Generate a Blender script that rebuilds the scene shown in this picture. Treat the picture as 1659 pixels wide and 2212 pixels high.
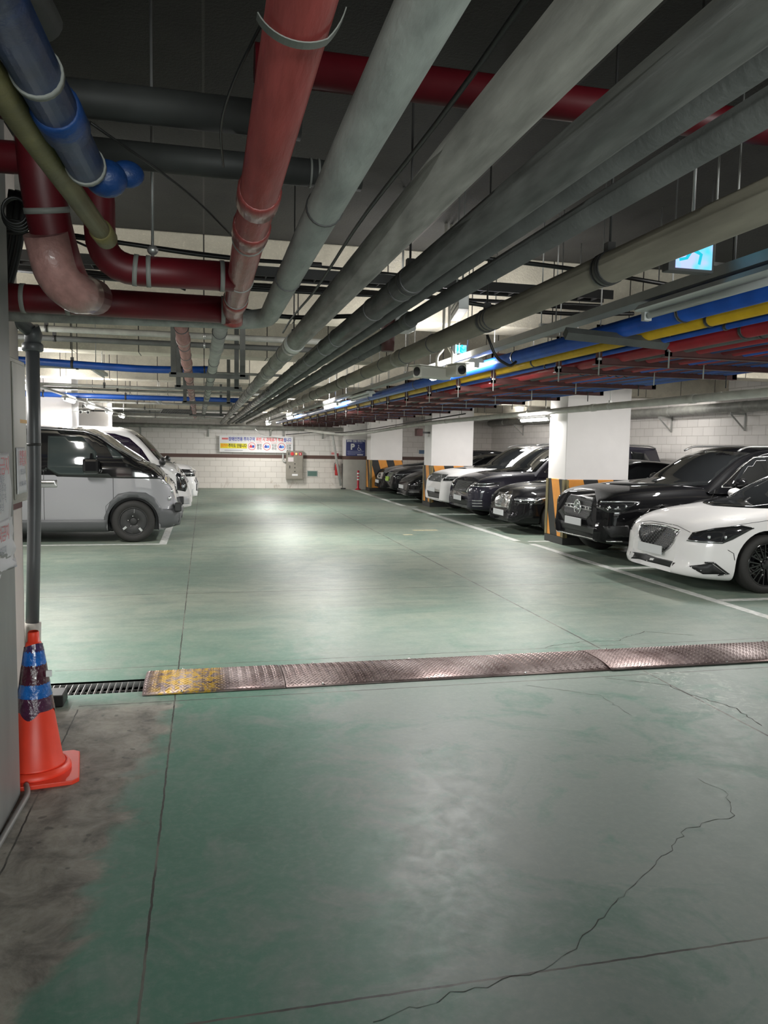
import bpy, bmesh, math, random
import numpy as np
from math import pi, sin, cos, atan2, sqrt, radians, exp
from mathutils import Vector, Matrix, Euler
from mathutils.bvhtree import BVHTree
from mathutils.geometry import delaunay_2d_cdt
for _o in list(bpy.data.objects): bpy.data.objects.remove(_o)
S = bpy.context.scene
COL = S.collection
RND = random.Random(7)

# ------------------------------------------------------------------ camera
cam_d = bpy.data.cameras.new('camera'); cam = bpy.data.objects.new('camera', cam_d); COL.objects.link(cam)
YAW, PITCH, ROLL = radians(13.2), radians(-4.96), radians(1.0)
fw = Vector((sin(YAW)*cos(PITCH), cos(YAW)*cos(PITCH), sin(PITCH)))
rt = Vector((cos(YAW), -sin(YAW), 0)); up = rt.cross(fw)
r2 = rt*cos(ROLL)+up*sin(ROLL); u2 = up*cos(ROLL)-rt*sin(ROLL)
M = Matrix((r2, u2, -fw)).transposed().to_4x4(); M.translation = Vector((0, 0, 1.66))
cam.matrix_world = M
cam_d.sensor_fit = 'HORIZONTAL'; cam_d.sensor_width = 36.0; cam_d.lens = 36.0*1660/1659
cam_d.clip_start = 0.05; cam_d.clip_end = 200
S.camera = cam

# ------------------------------------------------------------------ world, exposure
S.view_settings.view_transform = 'Standard'; S.view_settings.look = 'None'
S.view_settings.gamma = 1.0; S.view_settings.exposure = 0.45; S.view_settings.use_curve_mapping = False
w = bpy.data.worlds.new('world'); S.world = w; w.use_nodes = True
w.node_tree.nodes['Background'].inputs[0].default_value = (0.55, 0.6, 0.65, 1)
w.node_tree.nodes['Background'].inputs[1].default_value = 0.02

TUBE_LIGHTS = []
LAMP_POWER = 1.0
def area(name, loc, sx, sy, power, col=(1, 0.985, 0.955), rz=0, parent=None):
    l = bpy.data.lights.new(name, 'AREA'); l.shape = 'RECTANGLE'; l.size = sx; l.size_y = sy
    l.energy = power*LAMP_POWER; l.color = col
    o = bpy.data.objects.new(name, l); COL.objects.link(o); o.location = loc; o.rotation_euler = (0, 0, rz)
    if parent:
        o.parent = parent; o.location = Vector(loc)-parent.location
    return o

# ------------------------------------------------------------------ materials
MATS = {}
def mat(name, col, rough=0.5, metal=0.0, var=0.0, vscale=6.0, bump=0.0, bscale=40.0, coat=0.0, spec=0.5, emit=None, estr=0.0, alpha=None, col2=None, stretch=(1,1,1)):
    if name in MATS: return MATS[name]
    m = bpy.data.materials.new(name); m.use_nodes = True
    nt = m.node_tree; b = nt.nodes['Principled BSDF']
    b.inputs['Base Color'].default_value = (*col, 1); b.inputs['Roughness'].default_value = rough
    b.inputs['Metallic'].default_value = metal; b.inputs['Coat Weight'].default_value = coat
    b.inputs['Coat Roughness'].default_value = 0.03
    b.inputs['Specular IOR Level'].default_value = spec
    if emit:
        b.inputs['Emission Color'].default_value = (*emit, 1); b.inputs['Emission Strength'].default_value = estr
    if alpha is not None: b.inputs['Alpha'].default_value = alpha
    if var > 0 or bump > 0:
        tc = nt.nodes.new('ShaderNodeTexCoord'); mp = nt.nodes.new('ShaderNodeMapping'); mp.inputs['Scale'].default_value = stretch
        nt.links.new(tc.outputs['Object'], mp.inputs[0])
    if var > 0:
        n = nt.nodes.new('ShaderNodeTexNoise'); n.inputs['Scale'].default_value = vscale; n.inputs['Detail'].default_value = 6
        nt.links.new(mp.outputs[0], n.inputs['Vector'])
        r = nt.nodes.new('ShaderNodeValToRGB'); r.color_ramp.elements[0].position = 0.3; r.color_ramp.elements[1].position = 0.72
        c2 = col2 or tuple(c*(1-var) for c in col)
        r.color_ramp.elements[0].color = (*c2, 1); r.color_ramp.elements[1].color = (*(min(1, c*(1+var*0.3)) for c in col), 1)
        nt.links.new(n.outputs['Fac'], r.inputs[0]); nt.links.new(r.outputs[0], b.inputs['Base Color'])
    if bump > 0:
        n2 = nt.nodes.new('ShaderNodeTexNoise'); n2.inputs['Scale'].default_value = bscale; n2.inputs['Detail'].default_value = 4
        nt.links.new(mp.outputs[0], n2.inputs['Vector'])
        bp = nt.nodes.new('ShaderNodeBump'); bp.inputs['Strength'].default_value = bump; bp.inputs['Distance'].default_value = 0.01
        nt.links.new(n2.outputs['Fac'], bp.inputs['Height']); nt.links.new(bp.outputs[0], b.inputs['Normal'])
    MATS[name] = m
    return m

class NT:
    """tiny node helper"""
    def __init__(s, name):
        s.m = bpy.data.materials.new(name); s.m.use_nodes = True; s.t = s.m.node_tree; s.b = s.t.nodes['Principled BSDF']; MATS[name] = s.m
    def n(s, typ, **kw):
        x = s.t.nodes.new(typ)
        for k, v in kw.items(): setattr(x, k, v)
        return x
    def l(s, a, b): s.t.links.new(a, b)
    def math(s, op, a, b=None, c=None, clamp=False):
        x = s.n('ShaderNodeMath', operation=op); x.use_clamp = clamp
        for i, v in enumerate((a, b, c)):
            if v is None: continue
            if hasattr(v, 'links'): s.l(v, x.inputs[i])
            else: x.inputs[i].default_value = v
        return x.outputs[0]
    def mix(s, f, a, b, mode='MIX'):
        x = s.n('ShaderNodeMix', data_type='RGBA', blend_type=mode)
        for i, v in ((0, f), (6, a), (7, b)):
            if hasattr(v, 'links'): s.l(v, x.inputs[i])
            elif i == 0: x.inputs[0].default_value = v
            else: x.inputs[i].default_value = (*v, 1)
        return x.outputs[2]
    def noise(s, vec, scale, detail=5, rough=0.55, dist=0.0):
        x = s.n('ShaderNodeTexNoise'); x.inputs['Scale'].default_value = scale; x.inputs['Detail'].default_value = detail
        x.inputs['Roughness'].default_value = rough; x.inputs['Distortion'].default_value = dist
        s.l(vec, x.inputs['Vector']); return x.outputs['Fac']
    def ramp(s, f, p0, p1):
        x = s.n('ShaderNodeMapRange'); x.inputs[1].default_value = p0; x.inputs[2].default_value = p1; s.l(f, x.inputs[0]); return x.outputs[0]

def floor_material():
    k = NT('floor_epoxy'); g = k.n('ShaderNodeNewGeometry'); pos = g.outputs['Position']
    sx = k.n('ShaderNodeSeparateXYZ'); k.l(pos, sx.inputs[0]); X, Y = sx.outputs[0], sx.outputs[1]
    # smears run along the driving direction further in
    mp = k.n('ShaderNodeMapping'); mp.inputs['Scale'].default_value = (0.35, 1.0, 1); k.l(pos, mp.inputs[0])
    big = k.noise(mp.outputs[0], 0.55, 4, 0.6, 0.6)
    med = k.noise(pos, 2.6, 7, 0.62, 0.9)
    fine = k.noise(pos, 30, 6, 0.7)
    green = (0.085, 0.212, 0.155); grey = (0.20, 0.245, 0.22); pale = (0.205, 0.238, 0.19)
    yfar = k.ramp(Y, 4.5, 7.5)
    wear = k.math('ADD', k.math('MULTIPLY', big, 0.6), k.math('MULTIPLY', med, 0.5))
    # more worn towards the right in the near slab
    xr = k.math('MULTIPLY', k.ramp(X, 0.25, 1.3), 0.20)
    wear2 = k.math('ADD', wear, xr)
    f1 = k.ramp(wear2, 0.58, 0.70)
    near = k.mix(f1, green, grey)
    far = k.mix(k.ramp(wear, 0.46, 0.62), (0.128, 0.185, 0.148), pale)
    mp2 = k.n('ShaderNodeMapping'); mp2.inputs['Scale'].default_value = (0.55, 2.6, 1); k.l(pos, mp2.inputs[0])
    streak = k.noise(mp2.outputs[0], 2.2, 9, 0.72, 0.4)
    blot = k.noise(pos, 1.3, 8, 0.68, 1.4)
    far = k.mix(k.math('MULTIPLY', k.ramp(streak, 0.50, 0.66), 0.40), far, (0.09, 0.132, 0.108))
    far = k.mix(k.math('MULTIPLY', k.ramp(streak, 0.50, 0.36), 0.22), far, (0.30, 0.32, 0.265))
    near = k.mix(k.math('MULTIPLY', k.ramp(blot, 0.52, 0.64), 0.55), near, (0.05, 0.165, 0.115))
    near = k.mix(k.math('MULTIPLY', k.ramp(blot, 0.45, 0.33), 0.35), near, (0.25, 0.275, 0.25))
    c = k.mix(yfar, near, far)
    # bare concrete strip at the left pillar
    dist = k.math('ADD', X, k.math('MULTIPLY', k.math('SUBTRACT', med, 0.5), 0.55))
    dist = k.math('ADD', dist, k.math('MULTIPLY', k.math('SUBTRACT', 4.7, Y), 0.11))
    bare = k.math('MULTIPLY', k.ramp(dist, -0.17, -0.27), k.ramp(Y, 5.1, 4.9))
    conc = k.mix(k.ramp(k.noise(pos, 5, 8, 0.7, 0.5), 0.35, 0.68), (0.115, 0.105, 0.09), (0.36, 0.34, 0.29))
    conc = k.mix(k.math('MULTIPLY', k.ramp(k.noise(pos, 11, 2, 0.5), 0.66, 0.70), 0.6), conc, (0.05, 0.05, 0.048))
    c = k.mix(bare, c, conc)
    # fine speckle
    c = k.mix(k.math('MULTIPLY', k.ramp(fine, 0.45, 0.75), 0.16), c, (0.42, 0.44, 0.40))
    c = k.mix(k.math('MULTIPLY', k.ramp(k.noise(pos, 9, 7, 0.75, 1.2), 0.60, 0.74), 0.35), c, (0.33, 0.36, 0.31))
    # dark tyre bands along the drive lane further in
    band = k.math('MULTIPLY', k.ramp(k.noise(mp.outputs[0], 1.5, 5, 0.6, 0.3), 0.56, 0.72), k.math('MULTIPLY', yfar, 0.45))
    c = k.mix(band, c, (0.115, 0.135, 0.12))
    # saw-cut joints
    def line(axis, v, wd, lo=None, hi=None, loy=None, hiy=None):
        o = k.math('ADD', axis, k.math('MULTIPLY', k.math('SUBTRACT', k.noise(pos, 14, 3), 0.5), 0.012))
        d = k.math('ABSOLUTE', k.math('SUBTRACT', o, v)); f = k.math('LESS_THAN', d, wd)
        oth = Y if axis is X else X
        if lo is not None: f = k.math('MULTIPLY', f, k.math('GREATER_THAN', oth, lo))
        if hi is not None: f = k.math('MULTIPLY', f, k.math('LESS_THAN', oth, hi))
        return f
    js = [line(X, -0.19, .0045, -5, 28), line(X, 3.22, .008, 2.1, 28), line(X, -0.765, .004, 0, 4.93), line(Y, 2.13, .0045, -0.6, 9),
          line(Y, 4.99, .006, -0.77, 6), line(Y, 5.80, .005, -1.05, 6), line(Y, 8.6, .008, -4, 5.5), line(Y, 12.35, .010, -0.2, 3.2), line(Y, 16.0, .014, -3, 5.5), line(Y, 23.4, .016, -3, 5.5), line(X, 6.9, .008, 2, 28)]
    f = js[0]
    for j in js[1:]: f = k.math('MAXIMUM', f, j)
    dirt = k.ramp(k.noise(pos, 3.0, 4), 0.45, 0.6)
    jc = k.mix(dirt, (0.035, 0.035, 0.03), (0.14, 0.14, 0.12))
    c = k.mix(f, c, jc)
    # pale seep stains around the right-hand joint and the plate ends
    d = k.math('ABSOLUTE', k.math('SUBTRACT', X, 3.3)); st = k.math('MULTIPLY', k.ramp(d, 0.5, 0.0), k.ramp(k.math('ABSOLUTE', k.math('SUBTRACT', Y, 5.0)), 1.3, 0.2))
    st = k.math('MULTIPLY', st, k.ramp(k.noise(pos, 6, 8, 0.75, 2.0), 0.52, 0.60))
    c = k.mix(k.math('MULTIPLY', st, 0.7), c, (0.52, 0.54, 0.50))
    k.l(c, k.b.inputs['Base Color'])
    rr = k.math('ADD', k.math('MULTIPLY', k.ramp(k.noise(pos, 9, 9, 0.75, 0.5), 0.35, 0.7), 0.10), 0.44)
    rr = k.math('ADD', rr, k.math('MULTIPLY', bare, 0.2)); k.l(rr, k.b.inputs['Roughness'])
    bp = k.n('ShaderNodeBump'); bp.inputs['Strength'].default_value = 0.3; bp.inputs['Distance'].default_value = 0.004
    h = k.math('SUBTRACT', k.math('MULTIPLY', fine, 0.35), k.math('MULTIPLY', f, 2.0))
    k.l(h, bp.inputs['Height']); k.l(bp.outputs[0], k.b.inputs['Normal'])
    return k.m

def block_wall(name, axis, base=(0.84, 0.80, 0.77), stripe=True, low=(0.78, 0.73, 0.68)):
    """painted concrete block wall; axis = the horizontal world axis of the wall"""
    k = NT(name); g = k.n('ShaderNodeNewGeometry'); sx = k.n('ShaderNodeSeparateXYZ'); k.l(g.outputs['Position'], sx.inputs[0])
    U = sx.outputs[axis]; Z = sx.outputs[2]
    cb = k.n('ShaderNodeCombineXYZ'); k.l(U, cb.inputs[0]); k.l(Z, cb.inputs[1])
    br = k.n('ShaderNodeTexBrick'); k.l(cb.outputs[0], br.inputs['Vector'])
    br.inputs['Scale'].default_value = 1; br.inputs['Brick Width'].default_value = 0.4; br.inputs['Row Height'].default_value = 0.2
    br.inputs['Mortar Size'].default_value = 0.006; br.inputs['Mortar Smooth'].default_value = 0.3
    br.inputs['Color1'].default_value = (1, 1, 1, 1); br.inputs['Color2'].default_value = (0.93, 0.93, 0.93, 1); br.inputs['Mortar'].default_value = (0.62, 0.6, 0.57, 1)
    n = k.noise(g.outputs['Position'], 1.3, 6, 0.6)
    c = k.mix(k.ramp(n, 0.35, 0.75), base, tuple(x*0.93 for x in base))
    lowf = k.ramp(Z, 1.16, 1.10); c = k.mix(lowf, c, low)
    c = k.mix(1.0, c, br.outputs['Color'], 'MULTIPLY')
    # peeling paint near the floor
    pf = k.math('MULTIPLY', k.ramp(Z, 0.42, 0.12), k.ramp(k.noise(g.outputs['Position'], 2.2, 7, 0.7, 1.0), 0.56, 0.62))
    c = k.mix(k.math('MULTIPLY', pf, 0.6), c, (0.45, 0.36, 0.30))
    if stripe:
        sf = k.math('MULTIPLY', k.math('GREATER_THAN', Z, 1.11), k.math('LESS_THAN', Z, 1.24)); c = k.mix(sf, c, (0.115, 0.062, 0.050))
    k.l(c, k.b.inputs['Base Color']); k.b.inputs['Roughness'].default_value = 0.55
    bp = k.n('ShaderNodeBump'); bp.inputs['Strength'].default_value = 0.5; bp.inputs['Distance'].default_value = 0.006
    k.l(br.outputs['Color'], bp.inputs['Height']); k.l(bp.outputs[0], k.b.inputs['Normal'])
    return k.m

def concrete_panels(name, a, b, pitch=0.72):
    """rough sprayed concrete with vertical form joints along X"""
    k = NT(name); g = k.n('ShaderNodeNewGeometry'); P = g.outputs['Position']; sx = k.n('ShaderNodeSeparateXYZ'); k.l(P, sx.inputs[0])
    n = k.noise(P, 3, 6, 0.6); c = k.mix(k.ramp(n, 0.35, 0.7), a, b)
    c = k.mix(k.math('MULTIPLY', k.ramp(k.noise(P, 45, 3, 0.6), 0.55, 0.75), 0.35), c, tuple(x*1.5 for x in a))
    m = k.math('PINGPONG', sx.outputs[0], pitch/2); f = k.math('LESS_THAN', m, 0.006)
    c = k.mix(f, c, (0.05, 0.045, 0.04)); k.l(c, k.b.inputs['Base Color']); k.b.inputs['Roughness'].default_value = 0.9
    bp = k.n('ShaderNodeBump'); bp.inputs['Strength'].default_value = 0.6; bp.inputs['Distance'].default_value = 0.01
    k.l(k.noise(P, 60, 4, 0.7), bp.inputs['Height']); k.l(bp.outputs[0], k.b.inputs['Normal'])
    return k.m

def hazard(name):
    """orange and black slanted bands"""
    k = NT(name); g = k.n('ShaderNodeNewGeometry'); sx = k.n('ShaderNodeSeparateXYZ'); k.l(g.outputs['Position'], sx.inputs[0])
    v = k.math('ADD', k.math('SUBTRACT', sx.outputs[0], sx.outputs[1]), k.math('MULTIPLY', sx.outputs[2], 0.30))
    f = k.math('LESS_THAN', k.math('FRACT', k.math('MULTIPLY', v, 1.75)), 0.52)
    n = k.noise(g.outputs['Position'], 8, 5)
    c = k.mix(f, (0.022, 0.022, 0.022), k.mix(k.ramp(n, 0.3, 0.8), (0.80, 0.33, 0.05), (0.68, 0.27, 0.05)))
    k.l(c, k.b.inputs['Base Color']); k.b.inputs['Roughness'].default_value = 0.45
    return k.m

FILL = area('fill_light', (1.2, -5.7, 1.75), 3.6, 1.3, 205, (.93, 1.0, .98)); FILL.rotation_euler = (pi/2, 0, 0)   # added frontal fill from behind the camera, no such source in view
M_floor = floor_material()
M_wall_b = block_wall('painted_block_back', 0); M_wall_r = block_wall('painted_block_side', 1, stripe=False, low=(0.80, 0.77, 0.74))
M_slab = concrete_panels('slab_concrete', (0.024, 0.023, 0.019), (0.016, 0.015, 0.013), 1.8)
M_beam = concrete_panels('beam_concrete', (0.66, 0.61, 0.50), (0.48, 0.44, 0.36), 0.82)
M_white = mat('white_paint', (0.88, 0.845, 0.835), 0.6, var=0.06, vscale=2)
M_haz = hazard('hazard_bands')
M_line = mat('white_road_paint', (0.60, 0.61, 0.58), 0.6, var=0.35, vscale=14)
M_greypaint = mat('grey_paint', (0.42, 0.42, 0.40), 0.45, var=0.25, vscale=3, stretch=(1, 1, .25))
M_steel = mat('galvanised_steel', (0.50, 0.50, 0.49), 0.38, 0.7, var=0.25, vscale=8)
M_dark = mat('dark_steel', (0.035, 0.034, 0.033), 0.5)
M_cable = mat('black_rubber', (0.012, 0.012, 0.012), 0.45)
M_chrome = mat('chrome', (0.85, 0.85, 0.86), 0.12, 1.0)
M_brownsteel = mat('red_oxide_steel', (0.095, 0.03, 0.028), 0.55, var=0.4, vscale=6)

# ------------------------------------------------------------------ mesh helpers
class MB:
    def __init__(s): s.bm = bmesh.new()
    def box(s, x0, x1, y0, y1, z0, z1, mi=0):
        v = [s.bm.verts.new((x, y, z)) for z in (z0, z1) for y in (y0, y1) for x in (x0, x1)]
        for f in ((0, 2, 3, 1), (4, 5, 7, 6), (0, 1, 5, 4), (2, 6, 7, 3), (0, 4, 6, 2), (1, 3, 7, 5)):
            s.bm.faces.new([v[i] for i in f]).material_index = mi
        return v
    def bar(s, a, b, w, h, roll=0):
        """box beam between a and b"""
        a, b = Vector(a), Vector(b); d = (b-a).normalized(); up = Vector((0, 0, 1)) if abs(d.z) < .95 else Vector((0, 1, 0))
        x = d.cross(up).normalized(); y = x.cross(d)
        v = [s.bm.verts.new(p + x*sx*w/2 + y*sy*h/2) for p in (a, b) for sx, sy in ((-1, -1), (1, -1), (1, 1), (-1, 1))]
        for f in ((3, 2, 1, 0), (4, 5, 6, 7), (0, 1, 5, 4), (1, 2, 6, 5), (2, 3, 7, 6), (3, 0, 4, 7)): s.bm.faces.new([v[i] for i in f])
        return s
    def tube(s, pts, r, n=14, cap=True, closed=False, smooth=True):
        pts = [Vector(p) for p in pts]; rs = r if isinstance(r, (list, tuple)) else [r]*len(pts)
        rings = []; prev = None
        for i, p in enumerate(pts):
            if closed: d = (pts[(i+1) % len(pts)]-pts[i-1]).normalized()
            elif i == 0: d = (pts[1]-pts[0]).normalized()
            elif i == len(pts)-1: d = (pts[-1]-pts[-2]).normalized()
            else: d = ((pts[i+1]-p).normalized()+(p-pts[i-1]).normalized()).normalized()
            if prev is None:
                u = d.cross(Vector((0, 0, 1)) if abs(d.z) < .9 else Vector((1, 0, 0))).normalized()
            else: u = (prev - d*prev.dot(d)).normalized()
            prev = u; v = d.cross(u)
            rings.append([s.bm.verts.new(p+(u*cos(2*pi*j/n)+v*sin(2*pi*j/n))*rs[i]) for j in range(n)])
        m = len(rings)
        for i in range(m if closed else m-1):
            A, B = rings[i], rings[(i+1) % m]
            for j in range(n):
                f = s.bm.faces.new((A[j], A[(j+1) % n], B[(j+1) % n], B[j])); f.smooth = smooth
        if cap and not closed:
            s.bm.faces.new(rings[0][::-1]); s.bm.faces.new(rings[-1])
        return s
    def lathe(s, prof, axis='z', c=(0, 0, 0), n=32, smooth=True, cap=True):
        """prof: list of (radius, height); closed loops welcome"""
        c = Vector(c); rings = []
        for r, h in prof:
            ring = []
            for j in range(n):
                a = 2*pi*j/n
                p = {'z': (r*cos(a), r*sin(a), h), 'y': (r*cos(a), h, r*sin(a)), 'x': (h, r*cos(a), r*sin(a))}[axis]
                ring.append(s.bm.verts.new(c+Vector(p)))
            rings.append(ring)
        for i in range(len(rings)-1):
            for j in range(n):
                f = s.bm.faces.new((rings[i][j], rings[i][(j+1) % n], rings[i+1][(j+1) % n], rings[i+1][j])); f.smooth = smooth
        for R in ((rings[0], rings[-1]) if cap else ()):
            try: s.bm.faces.new(R)
            except ValueError: pass
        return s
    def prism(s, poly, z0, z1, fn=lambda x, y, z: (x, y, z)):
        """extruded polygon, fn maps (u,v,depth) into space"""
        a = [s.bm.verts.new(fn(x, y, z0)) for x, y in poly]; b = [s.bm.verts.new(fn(x, y, z1)) for x, y in poly]
        s.bm.faces.new(a); s.bm.faces.new(b[::-1]); n = len(poly)
        for i in range(n): s.bm.faces.new((a[i], b[i], b[(i+1) % n], a[(i+1) % n]))
        return s
    def ball(s, c, r, sc=(1, 1, 1), n=12):
        prof = [(max(1e-4, sin(pi*i/(n)))*1.0, -cos(pi*i/n)) for i in range(n+1)]
        k0 = len(s.bm.verts); s.bm.verts.ensure_lookup_table()
        s.lathe([(p[0]*r, p[1]*r) for p in prof], 'z', (0, 0, 0), n=16)
        s.bm.verts.ensure_lookup_table()
        for v in list(s.bm.verts)[k0:]: v.co = Vector((v.co.x*sc[0]+c[0], v.co.y*sc[1]+c[1], v.co.z*sc[2]+c[2]))
        return s
    def build(s, name, m, parent=None, bevel=0.0, loc=None):
        bmesh.ops.recalc_face_normals(s.bm, faces=s.bm.faces)
        me = bpy.data.meshes.new(name); s.bm.to_mesh(me); s.bm.free()
        for mm in (m if isinstance(m, (list, tuple)) else [m]): me.materials.append(mm)
        o = bpy.data.objects.new(name, me); COL.objects.link(o)
        if loc is not None: o.location = loc
        if bevel > 0:
            b = o.modifiers.new('bevel', 'BEVEL'); b.width = bevel; b.segments = 2; b.limit_method = 'ANGLE'
        if parent: o.parent = parent
        return o

def tag(o, label, cat, group=None, kind=None):
    o['label'] = label; o['category'] = cat
    if group: o['group'] = group
    if kind: o['kind'] = kind
    return o
def struct(o): o['kind'] = 'structure'; return o
def empty(name, loc=(0, 0, 0), rz=0):
    o = bpy.data.objects.new(name, None); COL.objects.link(o); o.location = loc; o.rotation_euler = (0, 0, rz); o.empty_display_size = .1; return o
def fillet(pts, r, n=6):
    pts = [Vector(p) for p in pts]; out = [pts[0]]
    for i in range(1, len(pts)-1):
        a, p, b = pts[i-1], pts[i], pts[i+1]; d1 = (a-p).normalized(); d2 = (b-p).normalized()
        k = min(r, (a-p).length*.48, (b-p).length*.48); s0, s1 = p+d1*k, p+d2*k
        for j in range(n+1):
            t = j/n; out.append(s0*(1-t)**2+p*2*t*(1-t)+s1*t*t)
    out.append(pts[-1]); return out
def text_mesh(txt, size, m, name, parent=None, loc=(0, 0, 0), rot=(pi/2, 0, 0), ext=0.0015, align='CENTER', bold=0.0, sx=1.0, fitw=None):
    cu = bpy.data.curves.new(name, 'FONT'); cu.body = txt; cu.size = size; cu.extrude = ext; cu.align_x = align; cu.align_y = 'CENTER'; cu.offset = bold; cu.resolution_u = 3
    t = bpy.data.objects.new(name+'_src', cu); COL.objects.link(t)
    dg = bpy.context.evaluated_depsgraph_get(); me = bpy.data.meshes.new_from_object(t.evaluated_get(dg))
    bpy.data.objects.remove(t); bpy.data.curves.remove(cu)
    me.materials.clear(); me.materials.append(m); me.name = name
    if fitw and len(me.vertices):
        xs_ = [v.co.x for v in me.vertices]; sx = fitw/(max(xs_)-min(xs_))
    for v in me.vertices: v.co.x *= sx
    o = bpy.data.objects.new(name, me); COL.objects.link(o); o.location = loc; o.rotation_euler = rot
    if parent: o.parent = parent
    return o

# ------------------------------------------------------------------ room shell
SLAB = 3.45
def quad(b, x0, x1, y0, y1, z0, z1): b.box(x0, x1, y0, y1, z0, z1)
b = MB()
for x0, x1, y0, y1 in ((-7.6, 11.2, -6, 5.22), (-7.6, -1.12, 5.22, 5.50), (6.6, 11.2, 5.22, 5.50), (-7.6, 11.2, 5.50, 28.9)):
    b.box(x0, x1, y0, y1, -0.2, 0)
struct(b.build('floor', M_floor))
b = MB(); b.box(-7.6, 11.2, -6, 28.9, SLAB, SLAB+.2); struct(b.build('ceiling', M_slab))
b = MB(); b.box(-7.6, 11.2, 28.6, 28.9, 0, SLAB); struct(b.build('wall_back', M_wall_b))
b = MB(); b.box(11.0, 11.3, -6, 28.6, 0, SLAB); struct(b.build('wall_right', M_wall_r))
b = MB(); b.box(-7.9, -7.6, -6, 28.6, 0, SLAB); struct(b.build('wall_left', M_wall_r))
b = MB(); b.box(-7.6, 11.2, -6.2, -6, 0, SLAB); struct(b.build('wall_front', M_greypaint))
b = MB(); b.box(-1.4, 3.8, -5.98, -5.9, 0.2, 2.5); struct(b.build('fill_panel', mat('fill_panel_glow', (.8, .8, .8), .3, emit=(1, .97, .93), estr=1.5)))  # added glowing panel behind the camera, goes with the fill light
for i, (y, z, wd) in enumerate(((7.0, 2.80, .5), (10.5, 2.80, .45), (14.6, 2.76, .45), (18.6, 2.74, .45), (22.6, 2.72, .45), (26.2, 2.7, .45), (1.0, 3.0, .5))):
    b = MB(); b.box(-7.6, 11.0, y, y+wd, z, SLAB); o = struct(b.build('trim_%d' % (i+1), M_beam, bevel=.01))
# right-hand trench under the cover plates
b = MB(); b.box(-1.12, 6.6, 5.22, 5.50, -0.30, -0.26); b.box(-1.12, 6.6, 5.20, 5.22, -.3, -0.001); b.box(-1.12, 6.6, 5.50, 5.52, -.3, -0.001)
b.box(-1.13, -1.12, 5.2, 5.52, -.3, -0.001)
struct(b.build('trim_8', M_dark))

def column(x0, x1, y0, y1, lab, zh=1.13, trim=True):
    e = empty('column', ((x0+x1)/2, (y0+y1)/2, 0)); tag(e, lab, 'column'); L = e.location
    b = MB(); b.box(x0-L.x, x1-L.x, y0-L.y, y1-L.y, 0.12, SLAB-.001); b.build('shaft', M_white, e, bevel=.012)
    b = MB(); b.box(x0-L.x-.012, x1-L.x+.012, y0-L.y-.012, y1-L.y+.012, .13, zh); o = b.build('hazard_band', M_haz, e, bevel=.01)
    o['label'] = 'orange and black striped lower band'
    b = MB(); b.box(x0-L.x-.02, x1-L.x+.02, y0-L.y-.02, y1-L.y+.02, 0, .13); b.build('plinth', M_dark, e)
    for sx, sy in ((x0, y0), (x0, y1)):
        b = MB(); ox = sx-L.x-.02; oy = sy-L.y
        s = 1 if sy == y0 else -1
        b.box(ox, ox+.006, oy-.02*s, oy+.07*s, .12, zh-.01); b.box(ox, ox+.08, oy-.026*s, oy-.02*s, .12, zh-.01)
        b.build('corner_guard', mat('yellow_black_guard', (0.30, 0.24, 0.10), .4, var=.9, vscale=9, col2=(0.02, 0.02, 0.02), stretch=(8, 8, .4)), e)
    return e
column(6.02, 7.22, 12.12, 12.80, 'white square column with orange black bands between the black off-roader and the wrapped-grille car')
column(6.02, 7.22, 20.15, 20.85, 'white square column with orange black bands behind the white off-roader')
column(5.80, 6.98, 27.0, 27.65, 'white square column with orange black bands nearest the far wall')
for x0, x1, y0, y1, lab in ((-3.6, -2.42, 15.5, 16.3, 'plain white column rising behind the silver van on the left'), (-3.9, -2.62, 23.0, 23.8, 'plain white column behind the white van on the left, the one further in')):
    e = tag(empty('column', ((x0+x1)/2, y0, 0)), lab, 'column'); hw = (x1-x0)/2
    b = MB(); b.box(-hw, hw, 0, y1-y0, 0, SLAB-.001); b.build('shaft', M_white, e, bevel=.012)
# pilaster at the right end of the far wall
M_greige = mat('greige_paint', (0.46, 0.45, 0.41), .6, var=.08)
e = tag(empty('wall_pier', (5.6, 28.6, 0)), 'grey beige wall pier below the blue parking sign', 'pier')
b = MB(); b.box(-.55, .8, -.32, 0, 0, 1.11); b.build('lower_face', M_greige, e)
b = MB(); b.box(-.55, .8, -.32, 0, 1.24, SLAB); b.build('upper_face', M_white, e)
b = MB(); b.box(-.555, .805, -.325, 0, 1.11, 1.24); b.build('brown_stripe', mat('brown_stripe', (0.115, 0.062, 0.05), .5), e)

# parking bay paint
def paint(name, quads, label, group=None):
    b = MB()
    for x0, x1, y0, y1 in quads: b.box(x0, x1, y0, y1, 0.0004, 0.003)
    return tag(b.build(name, M_line), label, 'road marking', group)
paint('lane_line', [(5.47, 5.59, 3.0, 12.30)], 'long white line along the bays of the white saloon and the black off-roader')
paint('lane_line', [(5.36, 5.50, 12.7, 19.6)], 'long white line in front of the bays between first and second banded columns')
paint('lane_line', [(5.30, 5.44, 20.5, 28.2)], 'long white line in front of the farthest bays on the right')
for y, t in ((7.38, 'white bay divider beside the near side of the white saloon'), (9.62, 'white bay divider between the white saloon and the black off-roader'), (12.62, 'white bay divider at the foot of the nearest banded column'), (15.42, 'white bay divider between the wrapped-grille car and the dark minivan'), (17.98, 'white bay divider between the dark minivan and the white off-roader'), (23.1, 'white bay divider between the first and second farthest cars')):
    paint('bay_line', [(5.60, 10.6, y-.05, y+.05)], t)
paint('bay_line', [(-6.6, -.60, 12.82, 12.92)], 'white bay divider beside the silver van on the left')
paint('bay_line', [(-.72, -.60, 12.925, 15.8)], 'white line across the front of the silver van bay')
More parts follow.
